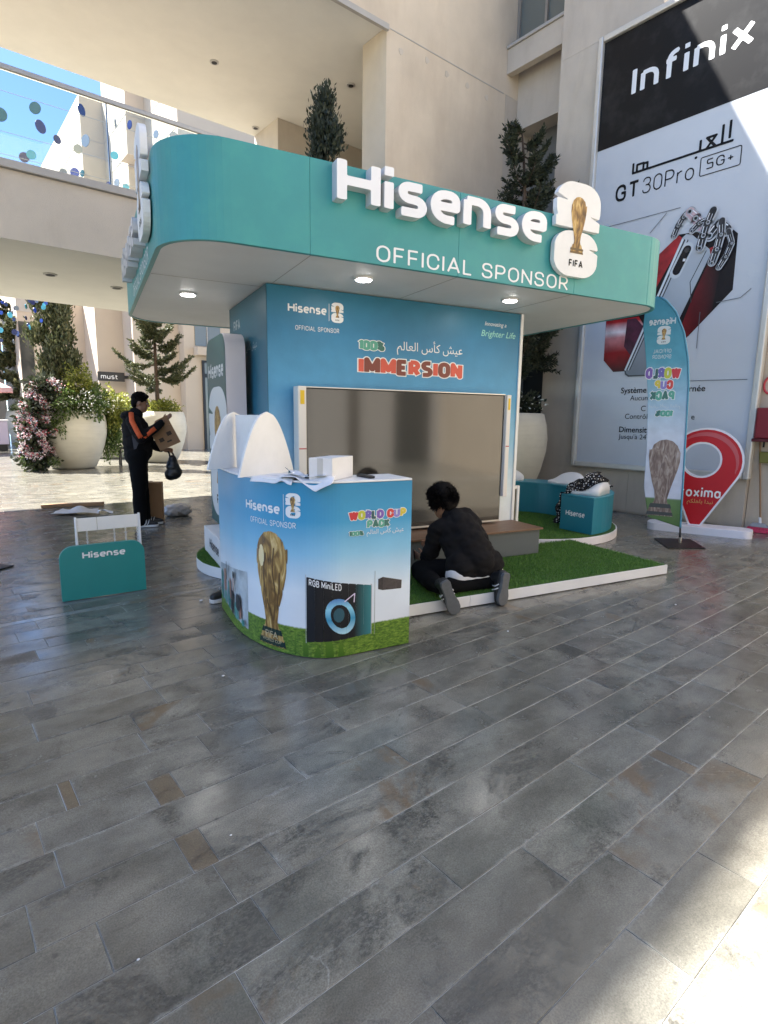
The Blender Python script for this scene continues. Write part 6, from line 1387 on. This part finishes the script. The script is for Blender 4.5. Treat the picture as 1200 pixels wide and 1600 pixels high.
# ================================================================== people
class Blob(MB):
    def cap(s, p0, p1, r0, r1, seg=18):
        p0, p1 = Vector(p0), Vector(p1); d = p1-p0; L = d.length; d = d/L; pts = []; rs = []
        for k in range(6): a = math.pi/2*(k/6); pts.append(p0-d*r0*math.cos(a)); rs.append(max(r0*math.sin(a), r0*.02))
        pts.append(p0); rs.append(r0); pts.append(p1); rs.append(r1)
        for k in range(1, 7): a = math.pi/2*k/6; pts.append(p1+d*r1*math.sin(a)); rs.append(max(r1*math.cos(a), r1*.02))
        return s.tube(pts, rs, seg)
    def ell(s, c, rad, rot=None, seg=24):
        bm = bmesh.new(); bmesh.ops.create_uvsphere(bm, u_segments=seg, v_segments=seg//2, radius=1); M = (rot or Matrix.Identity(3))
        vs = [tuple(Vector(c)+M @ Vector((v.co.x*rad[0], v.co.y*rad[1], v.co.z*rad[2]))) for v in bm.verts]; fs = [tuple(v.index for v in f.verts) for f in bm.faces]; bm.free(); return s.add(vs, fs)
    def chain(s, pts):
        for (p, r), (q, t) in zip(pts, pts[1:]): s.cap(p, q, r, t)
        return s
    def fuse(s, name, material, parent=None, base=(0, 0, 0), frame='W', voxel=.011, smooth=6, cut=None, folds=0., seed=0):
        root = parent
        while root is not None and root.parent is not None: root = root.parent
        b = tuple(root['_b']) if root is not None else base
        me = bpy.data.meshes.new('tmp'); me.from_pydata([(x-b[0], y-b[1], z-b[2]) for x, y, z in s.v], [], s.f)
        o = bpy.data.objects.new('tmp', me); COL.objects.link(o); rm = o.modifiers.new('r', 'REMESH'); rm.mode = 'VOXEL'; rm.voxel_size = voxel
        sm = o.modifiers.new('s', 'SMOOTH'); sm.factor = .5; sm.iterations = smooth
        dg = bpy.context.evaluated_depsgraph_get(); m2 = bpy.data.meshes.new_from_object(o.evaluated_get(dg)); bpy.data.objects.remove(o); m2.name = name
        if folds:
            co = np.zeros(len(m2.vertices)*3); m2.vertices.foreach_get('co', co); co = co.reshape(-1, 3); no = np.zeros(len(m2.vertices)*3); m2.vertices.foreach_get('normal', no); no = no.reshape(-1, 3); g = np.random.default_rng(seed)
            d = np.zeros(len(co))
            for _ in range(7):
                k = g.normal(size=3)*np.array([13, 13, 22]); d += np.abs(np.sin(co @ k+g.uniform(0, 6)+1.5*np.sin(co @ (k[::-1]*.35))))-.5
            co += no*(d*folds/2.6)[:, None]; m2.vertices.foreach_set('co', co.ravel())
        m2.materials.clear(); m2.materials.append(material)
        for p in m2.polygons: p.use_smooth = True
        ob_ = bpy.data.objects.new(name, m2); COL.objects.link(ob_)
        if parent is not None: ob_.parent = parent
        else: ob_.location = to_world(b, frame); ob_.rotation_euler = (0, 0, frame_rot(frame)); ob_['_b'] = b; ob_['_f'] = frame
        return ob_
skin_m = mat('skin', (.3, .16, .1), .5, noise=(9, .08)); hair_m = mat('black_hair', (.006, .0045, .004), .8, spec=.15)
black_cloth = mat('black_cloth', (.0085, .0075, .008), .9, spec=.2, noise=(30, .2), bump=(180, .1)); black_cloth2 = mat('black_trouser_cloth', (.005, .005, .0055), .95, spec=.15, bump=(180, .1))
orange_cloth = mat('orange_cloth', (.75, .12, .03), .7, noise=(30, .1)); white_cloth = mat('white_cloth', (.75, .74, .74), .8)
sole_m = mat('grey_rubber', (.11, .115, .12), .7, noise=(25, .15)); sole_w = mat('white_rubber', (.65, .64, .62), .5); shoe_b = mat('black_shoe', (.015, .015, .016), .5)
def fingers(b, palm, fdir, side, up, L=.085, r=.0085, curl=.5):
    """palm centre, finger direction, side axis (towards the thumb), palm normal"""
    fdir, side, up = Vector(fdir).normalized(), Vector(side).normalized(), Vector(up).normalized(); palm = Vector(palm)
    b.ell(palm, (.042, .036, .016), Matrix((fdir, side, up)).transposed())
    for k, (o_, l_) in enumerate(((.026, .9), (.009, 1.), (-.009, .95), (-.026, .75))):
        p0_ = palm+fdir*.035+side*o_; d1 = (fdir+up*(-curl*.4)).normalized(); p1_ = p0_+d1*L*l_*.45; d2 = (fdir+up*(-curl*1.4)).normalized(); p2_ = p1_+d2*L*l_*.33; d3 = (fdir*.6+up*(-curl*2)).normalized(); p3_ = p2_+d3*L*l_*.25
        b.chain([(p0_, r*1.05), (p1_, r), (p2_, r*.92), (p3_, r*.8)])
    t0_ = palm-fdir*.01+side*.032; t1_ = t0_+(side*.8+fdir*.7-up*.1).normalized()*.035; t2_ = t1_+(fdir+side*.25-up*.3).normalized()*.03
    b.chain([(t0_, .0115), (t1_, .01), (t2_, .0085)])
def head(b, c, fwd, up, s=1.):
    fwd = Vector(fwd).normalized(); up = Vector(up); up = (up-fwd*up.dot(fwd)).normalized(); lt = up.cross(fwd); c = Vector(c); M = Matrix((fwd, lt, up)).transposed(); P = lambda f, l, u: c+(fwd*f+lt*l+up*u)*s
    b.ell(P(-.01, 0, .03), (.098*s, .078*s, .098*s), M); b.ell(P(.022, 0, -.045), (.068*s, .06*s, .078*s), M)
    b.cap(P(.06, 0, -.085), P(.045, 0, -.09), .032*s, .036*s)                      # chin and jaw
    b.cap(P(.088, 0, .02), P(.112, 0, -.018), .009*s, .014*s)                      # nose
    for l in (-.012, .012): b.ell(P(.1, l, -.024), (.01*s, .009*s, .008*s))
    b.ell(P(.087, 0, -.052), (.014*s, .026*s, .0065*s), M); b.ell(P(.084, 0, -.064), (.014*s, .023*s, .007*s), M)  # lips
    for l in (-.03, .03): b.ell(P(.085, l, .03), (.012*s, .024*s, .007*s), M)      # brows
    for l in (-.078, .078): b.ell(P(-.012, l, -.008), (.022*s, .01*s, .034*s), M)  # ears
    return P, M
def eyes(parent, P, s=1.):
    for l in (-.03, .03):
        MBx = Blob(); MBx.ell(P(.079, l, .008), (.011*s, .014*s, .008*s)); MBx.build('eye', mat('eye_white', (.6, .58, .55), .3), parent, smooth=True)
        MBy = Blob(); MBy.ell(P(.0885, l, .008), (.0035*s, .0065*s, .0065*s)); MBy.build('iris', mat('iris', (.02, .012, .008), .3), parent, smooth=True)
def hair_tufts(parent, P, n, length, seed, region, m_=hair_m, w=.012, curl=.4, grow=1.):
    g = np.random.default_rng(seed); pts = []; ds = []
    while len(pts) < n:
        d = g.normal(size=3); d /= np.linalg.norm(d)
        if region(d): pts.append(d); ds.append(d)
    b_ = np.array(tuple(parent['_b'])); D = np.array(ds)
    W = np.array([tuple(P(d[0]*.105*grow-.012, d[1]*.09*grow, d[2]*.108*grow+.03)) for d in D]); C = np.array(tuple(P(-.012, 0, .03))); N_ = W-C; N_ /= np.linalg.norm(N_, axis=1, keepdims=True)
    V = quads(W-N_*.012, N_+g.normal(0, curl, N_.shape), g.uniform(.6, 1.2, n)*length, g.uniform(.7, 1.2, n)*w, g)-b_
    me = bpy.data.meshes.new('hair_tufts'); me.from_pydata(V.tolist(), [], np.arange(len(V)).reshape(-1, 4).tolist()); me.materials.append(m_); o = bpy.data.objects.new('hair_tufts', me); COL.objects.link(o); o.parent = parent; o['kind'] = 'stuff'
def shoe(parent, heel, toe, up, low, mats, w=.05, stripe=None):
    """heel and toe points of the sole's underside"""
    heel, toe, up = Vector(heel), Vector(toe), Vector(up).normalized(); ax = (toe-heel); L = ax.length; ax.normalize(); up = (up-ax*up.dot(ax)).normalized(); sd = ax.cross(up); Q = lambda f, s_, u: heel+ax*(L*f)+sd*s_+up*u
    outl = [(0.02, .55), (.0, .3), (.0, -.3), (.02, -.55), (.1, -.72), (.3, -.66), (.5, -.72), (.7, -.95), (.85, -.9), (.96, -.6), (1., -.2), (1., .25), (.96, .6), (.85, .88), (.7, .9), (.5, .66), (.3, .62), (.1, .7)]
    n = len(outl); mb = MB(); mb.add([tuple(Q(f, s_*w*(1 if k else 1.02), u)) for k, u in enumerate((0, .03)) for f, s_ in outl], [tuple(range(n))[::-1], tuple(range(n, 2*n))]+[(i, (i+1) % n, n+(i+1) % n, n+i) for i in range(n)])
    so = mb.build('sole', mats[0], parent, bev=.006, smooth=False)
    b = Blob(); b.cap(Q(.12, 0, .05), Q(.5, 0, .055), w*.82, w*.85); b.cap(Q(.5, 0, .055), Q(.86, 0, .042), w*.85, w*.72); b.cap(Q(.16, 0, .06), Q(.22, 0, .115), w*.8, w*.82)
    up_ = b.fuse('shoe_upper', mats[1], parent, voxel=.007, smooth=4)
    if stripe:
        for s_ in (-1, 1):
            for k in range(2):
                mb = MB(); mb.tube([tuple(Q(.36+.12*k, s_*w*.8, .03)), tuple(Q(.44+.1*k, s_*w*.99, .055)), tuple(Q(.46+.13*k, s_*w*.75, .095))], .0045, 6); mb.build('shoe_stripe', stripe, parent)
# ---------------------------------------------------------------- standing man
MP = Vector((2.19, 7.74, 0)); F_ = Vector((.95, -.31, 0)).normalized(); L_ = Vector((-F_.y, F_.x, 0))
def S(f, l, z): return tuple(MP+F_*f+L_*l+Vector((0, 0, z)))
b = Blob()
b.chain([(S(.0, .1, .93), .075), (S(.02, .1, .5), .055), (S(.05, .1, .1), .038)]); b.chain([(S(.0, -.1, .93), .075), (S(.0, -.1, .5), .055), (S(-.01, -.1, .1), .038)])
b.cap(S(0, -.07, .97), S(0, .07, .97), .1, .1); b.cap(S(0, 0, 1.0), S(-.01, 0, 1.3), .1, .115); b.cap(S(-.02, -.12, 1.36), S(-.02, .12, 1.36), .065, .065); b.cap(S(-.01, 0, 1.38), S(.03, 0, 1.5), .055, .05)
b.chain([(S(-.03, -.19, 1.38), .045), (S(.07, -.25, 1.17), .038), (S(.24, -.16, 1.3), .03), (S(.33, -.1, 1.38), .026)]); b.chain([(S(-.02, .19, 1.38), .045), (S(.08, .24, 1.12), .038), (S(.25, .12, 1.03), .03), (S(.31, .07, 1.01), .026)])
P, HM = head(b, S(.065, 0, 1.605), F_*1+Vector((0, 0, -.22)), (0, 0, 1), .98)
fingers(b, S(.36, -.08, 1.405), F_*.75+Vector((0, 0, .6)), L_*.3+Vector((0, 0, .3))-F_*.2, L_*-1, curl=.9); fingers(b, S(.345, .05, 1.0), F_*1+Vector((0, 0, -.1)), Vector((0, 0, 1)), L_*1, curl=1.3)
man = b.fuse('person', skin_m, None, tuple(MP), voxel=.0075, smooth=3)
set_tag(man, 'man in black with orange sleeve stripes standing and looking into a carton', 'person')
eyes(man, P)
h = Blob(); h.ell(P(-.022, 0, .047), (.1, .087, .092), HM); h.ell(P(.035, 0, .1), (.055, .07, .03), HM); h.ell(P(-.07, 0, -.01), (.045, .075, .07), HM); h.fuse('hair', hair_m, man, voxel=.008, smooth=3)
hair_tufts(man, P, 2200, .026, 3, lambda d: d[2] > .1 and not (d[0] > .7 and d[2] < .6), w=.012)
j = Blob()
j.chain([(S(-.01, 0, .93), .15), (S(.0, 0, 1.1), .165), (S(-.01, 0, 1.28), .16)]); j.cap(S(-.02, -.13, 1.36), S(-.02, .13, 1.36), .085, .085); j.cap(S(.03, 0, .98), S(.06, 0, 1.12), .15, .14); j.cap(S(-.02, 0, 1.43), S(.0, 0, 1.46), .09, .085)
j.chain([(S(-.03, -.19, 1.37), .075), (S(.06, -.26, 1.17), .068), (S(.24, -.17, 1.3), .05), (S(.3, -.12, 1.355), .042)]); j.chain([(S(-.02, .19, 1.37), .075), (S(.08, .25, 1.12), .068), (S(.24, .13, 1.035), .05), (S(.28, .1, 1.02), .045)])
j.ell(S(-.1, 0, 1.44), (.08, .11, .06), Matrix((F_, L_, Vector((0, 0, 1)))).transposed())
j.fuse('jacket', black_cloth, man, voxel=.011, smooth=5, folds=.012, seed=2)
tr = Blob()
tr.cap(S(0, -.08, .93), S(0, .08, .93), .135, .135); tr.chain([(S(.0, .09, .9), .115), (S(.02, .1, .5), .085), (S(.04, .1, .09), .075)]); tr.chain([(S(.0, -.09, .9), .115), (S(.0, -.1, .5), .085), (S(-.01, -.1, .09), .075)])
tr.fuse('trousers', black_cloth2, man, voxel=.011, smooth=5, folds=.006, seed=5)
st_ = MB()
def band(name, pts, w, off, m_, parent):
    """ribbon lying on the outer side of a sleeve"""
    mb = MB(); vs = []
    for k, (p, n_) in enumerate(pts):
        p, n_ = Vector(p), Vector(n_).normalized(); t = (Vector(pts[min(k+1, len(pts)-1)][0])-Vector(pts[max(k-1, 0)][0])).normalized(); s_ = t.cross(n_).normalized()
        for q_ in (-1, -.33, .33, 1): vs.append(tuple(p+n_*(off-.012*q_*q_)+s_*(w*q_)))
    n4 = len(pts); mb.add(vs, [(4*k+i, 4*k+i+1, 4*k+5+i, 4*k+4+i) for k in range(n4-1) for i in range(3)]); o = mb.build(name, m_, parent, smooth=True); q_ = o.modifiers.new('t', 'SOLIDIFY'); q_.thickness = .006; return o
nr_ = -L_
arm = [(S(-.04, -.2, 1.43), nr_*.7+Vector((0, 0, .8))), (S(-.035, -.215, 1.38), nr_), (S(.0, -.24, 1.3), nr_), (S(.035, -.255, 1.22), nr_), (S(.06, -.262, 1.175), nr_), (S(.1, -.25, 1.185), nr_), (S(.16, -.215, 1.235), nr_), (S(.23, -.178, 1.29), nr_)]
band('sleeve_stripe', arm[:5], .03, .078, orange_cloth, man); band('sleeve_stripe', arm[4:], .028, .068, orange_cloth, man)
mb = MB(); mb.add([S(-.05, -.172, 1.2), S(.05, -.17, 1.15), S(-.03, -.172, .98)], [(0, 1, 2)]); o = mb.build('jacket_panel', mat('grey_cloth', (.07, .07, .08), .8), man); o.modifiers.new('t', 'SOLIDIFY').thickness = .008
shoe(man, S(-.06, -.1, .004), S(.21, -.1, .004), (0, 0, 1), 0, (sole_w, shoe_b), .048, white_cloth); shoe(man, S(.0, .1, .004), S(.27, .09, .004), (0, 0, 1), 0, (sole_w, shoe_b), .048, white_cloth)
kr = thing('held_carton', 'opened brown cardboard carton held by the standing man', 'carton', S(.38, -.02, 1.0))
up2 = (Vector((0, 0, 1))*.86-F_*.5).normalized(); ri2 = (F_*.86+Vector((0, 0, 1))*.5).normalized(); ce = Vector(S(.35, -.05, 1.17))
ri2 = (F_*.9+Vector((0, 0, .42))).normalized(); up2 = (Vector((0, 0, .9))-F_*.42).normalized()
def KX(u, v, d): return tuple(ce+ri2*u+up2*v-L_*d)
MB().hexa([KX(*p) for p in ((-.14, -.13, -.05), (.14, -.13, -.05), (.14, -.13, .05), (-.14, -.13, .05), (-.14, .13, -.05), (.14, .13, -.05), (.14, .13, .05), (-.14, .13, .05))]).build('box', kraft, kr, bev=.003)
MB().hexa([KX(*p) for p in ((-.13, .131, .035), (.14, .131, .035), (.14, .131, .05), (-.13, .131, .05), (-.02, .24, .06), (.14, .25, .06), (.14, .25, .066), (-.02, .24, .066))]).build('flap', kraft, kr)
for (u, v, w_, h_) in ((-.06, -.01, .03, .025), (.06, .03, .03, .025), (.02, -.06, .03, .01)):
    MB().add([KX(u-w_, v-h_, .0515), KX(u+w_, v-h_, .0515), KX(u+w_, v+h_, .0515), KX(u-w_, v+h_, .0515)], [(0, 1, 2, 3)]).build('printed_mark', mat('dark_brown_ink', (.05, .03, .02), .7), kr)
bgm = thing('carrier_bag', 'black carrier bag hanging from the standing man\'s hand', 'bag', S(.44, .03, .7))
bl = Blob(); bl.cap(S(.42, .04, .78), S(.42, .04, .88), .085, .05); bl.cap(S(.4, .04, .68), S(.45, .04, .7), .085, .085); bl.fuse('sack', mat('black_plastic', (.012, .012, .013), .4), bgm, voxel=.012, smooth=4, folds=.008, seed=9)
for f0, f1 in ((.395, .375), (.455, .405)): MB().tube([S(f0, .04, .88), S((f0+f1)/2, .045, .95), S(f1-.01, .05, .99)], .012, 8).build('handle', MATS['black_plastic'], bgm)

# ---------------------------------------------------------------- kneeling man (frame K), his back to the camera
b = Blob(); KB = (2.7, 3.75, .1)
b.cap((2.62, 3.64, .27), (2.8, 3.64, .27), .1, .1); b.cap((2.71, 3.66, .3), (2.67, 3.8, .54), .115, .125); b.cap((2.55, 3.87, .56), (2.81, 3.86, .58), .065, .065); b.cap((2.665, 3.87, .58), (2.63, 3.93, .68), .055, .05)
b.chain([((2.62, 3.66, .26), .08), ((2.42, 3.97, .165), .058)]); b.chain([((2.8, 3.66, .26), .08), ((2.9, 4.02, .165), .058)])
b.chain([((2.42, 3.97, .155), .055), ((2.32, 3.6, .19), .045), ((2.295, 3.46, .2), .036)]); b.chain([((2.9, 4.02, .155), .055), ((2.85, 3.62, .19), .045), ((2.835, 3.47, .19), .036)])
b.chain([((2.52, 3.88, .56), .045), ((2.48, 3.93, .34), .038), ((2.51, 4.08, .27), .029), ((2.52, 4.12, .26), .025)]); b.chain([((2.84, 3.87, .58), .045), ((2.9, 4.0, .38), .038), ((2.72, 4.12, .36), .029), ((2.68, 4.14, .36), .026)])
hf = Vector((-.38, .87, -.4)).normalized()
P, HM = head(b, (2.6, 3.97, .755), hf, (-.05, .2, 1), .98)
fingers(b, (2.515, 4.16, .255), (-.35, .9, .12), (.1, -.1, 1), (-.9, -.35, 0), curl=.5); fingers(b, (2.65, 4.17, .36), (-.6, .7, 0), (0, 0, 1), (.7, .6, 0), curl=.9)
kn = b.fuse('person', skin_m, None, KB, 'K', voxel=.0075, smooth=3)
set_tag(kn, 'man in a black hoodie kneeling on the edge of the turf platform, back turned', 'person')
eyes(kn, P)
h = Blob(); h.ell(P(-.03, 0, .065), (.113, .103, .104), HM); h.ell(P(-.07, 0, 0), (.06, .09, .085), HM); h.ell(P(.05, 0, .12), (.06, .075, .04), HM); h.fuse('hair', hair_m, kn, voxel=.009, smooth=2, folds=.012, seed=4)
hair_tufts(kn, P, 7000, .06, 8, lambda d: d[2] > -.45 and not (d[0] > .55 and d[2] < .45), w=.014, curl=1.1, grow=1.05)
j = Blob()
j.cap((2.58, 3.64, .29), (2.85, 3.64, .28), .125, .125); j.chain([((2.715, 3.65, .33), .165), ((2.69, 3.72, .45), .17), ((2.67, 3.8, .55), .155)]); j.cap((2.62, 3.66, .32), (2.58, 3.83, .55), .12, .1); j.cap((2.81, 3.66, .32), (2.78, 3.83, .55), .12, .1)
j.cap((2.53, 3.86, .56), (2.82, 3.85, .58), .085, .085); j.cap((2.665, 3.85, .6), (2.65, 3.9, .655), .09, .075)
j.chain([((2.51, 3.88, .55), .075), ((2.475, 3.93, .35), .066), ((2.505, 4.05, .275), .048)]); j.chain([((2.85, 3.87, .57), .075), ((2.9, 4.0, .38), .066), ((2.74, 4.1, .36), .048)])
j.cap((2.64, 3.82, .66), (2.77, 3.79, .65), .058, .05); j.cap((2.77, 3.79, .65), (2.8, 3.82, .61), .05, .045); j.ell((2.71, 3.85, .67), (.11, .07, .055))
j.fuse('hoodie', black_cloth, kn, voxel=.011, smooth=4, folds=.014, seed=6)
s2 = Blob(); s2.cap((2.53, 3.622, .222), (2.88, 3.618, .212), .092, .092); s2.fuse('shirt_hem', white_cloth, kn, voxel=.01, smooth=4, folds=.003)
tr = Blob(); tr.cap((2.6, 3.65, .215), (2.82, 3.65, .21), .105, .105); tr.chain([((2.6, 3.68, .24), .105), ((2.42, 3.98, .19), .088)]); tr.chain([((2.83, 3.68, .24), .105), ((2.9, 4.02, .19), .085)])
tr.chain([((2.42, 3.97, .175), .08), ((2.33, 3.66, .18), .07), ((2.305, 3.5, .19), .055)]); tr.chain([((2.9, 4.02, .175), .08), ((2.855, 3.66, .18), .07), ((2.84, 3.52, .18), .055)])
tr.cap((2.45, 3.58, .165), (2.83, 3.58, .16), .066, .066)
tr.fuse('trousers', black_cloth2, kn, voxel=.011, smooth=5, folds=.005, seed=7)
shoe(kn, (2.262, 3.385, .27), (2.375, 3.378, .004), (.12, 1, .0), 0, (sole_m, shoe_b), .058, white_cloth)
shoe(kn, (2.852, 3.392, .265), (2.815, 3.385, .003), (-.12, 1, .0), 0, (sole_m, shoe_b), .058, white_cloth)
sp = thing('smartphone', 'smartphone in the kneeling man\'s left hand', 'phone', (2.49, 4.2, .26), 'K')
MB().hexa([(x, y, z) for x, y, z in ((2.47, 4.17, .225), (2.5, 4.235, .225), (2.494, 4.238, .225), (2.464, 4.173, .225), (2.46, 4.17, .31), (2.49, 4.235, .31), (2.484, 4.238, .31), (2.454, 4.173, .31))]).build('case', black_ink, sp)
# lone shoe peeping out behind the counter
ls = thing('shoe_behind_counter', 'black and white shoe peeping out behind the counter', 'shoe', (.8, 4.45, 0), 'K'); ls.name = 'sports_shoe'
shoe(ls, (1.0, 4.5, .004), (.755, 4.4, .004), (0, 0, 1), 0, (sole_w, shoe_b), .048, white_cloth)
for o in bpy.data.objects:
    for k_ in ('_b', '_f'):
        if k_ in o: del o[k_]
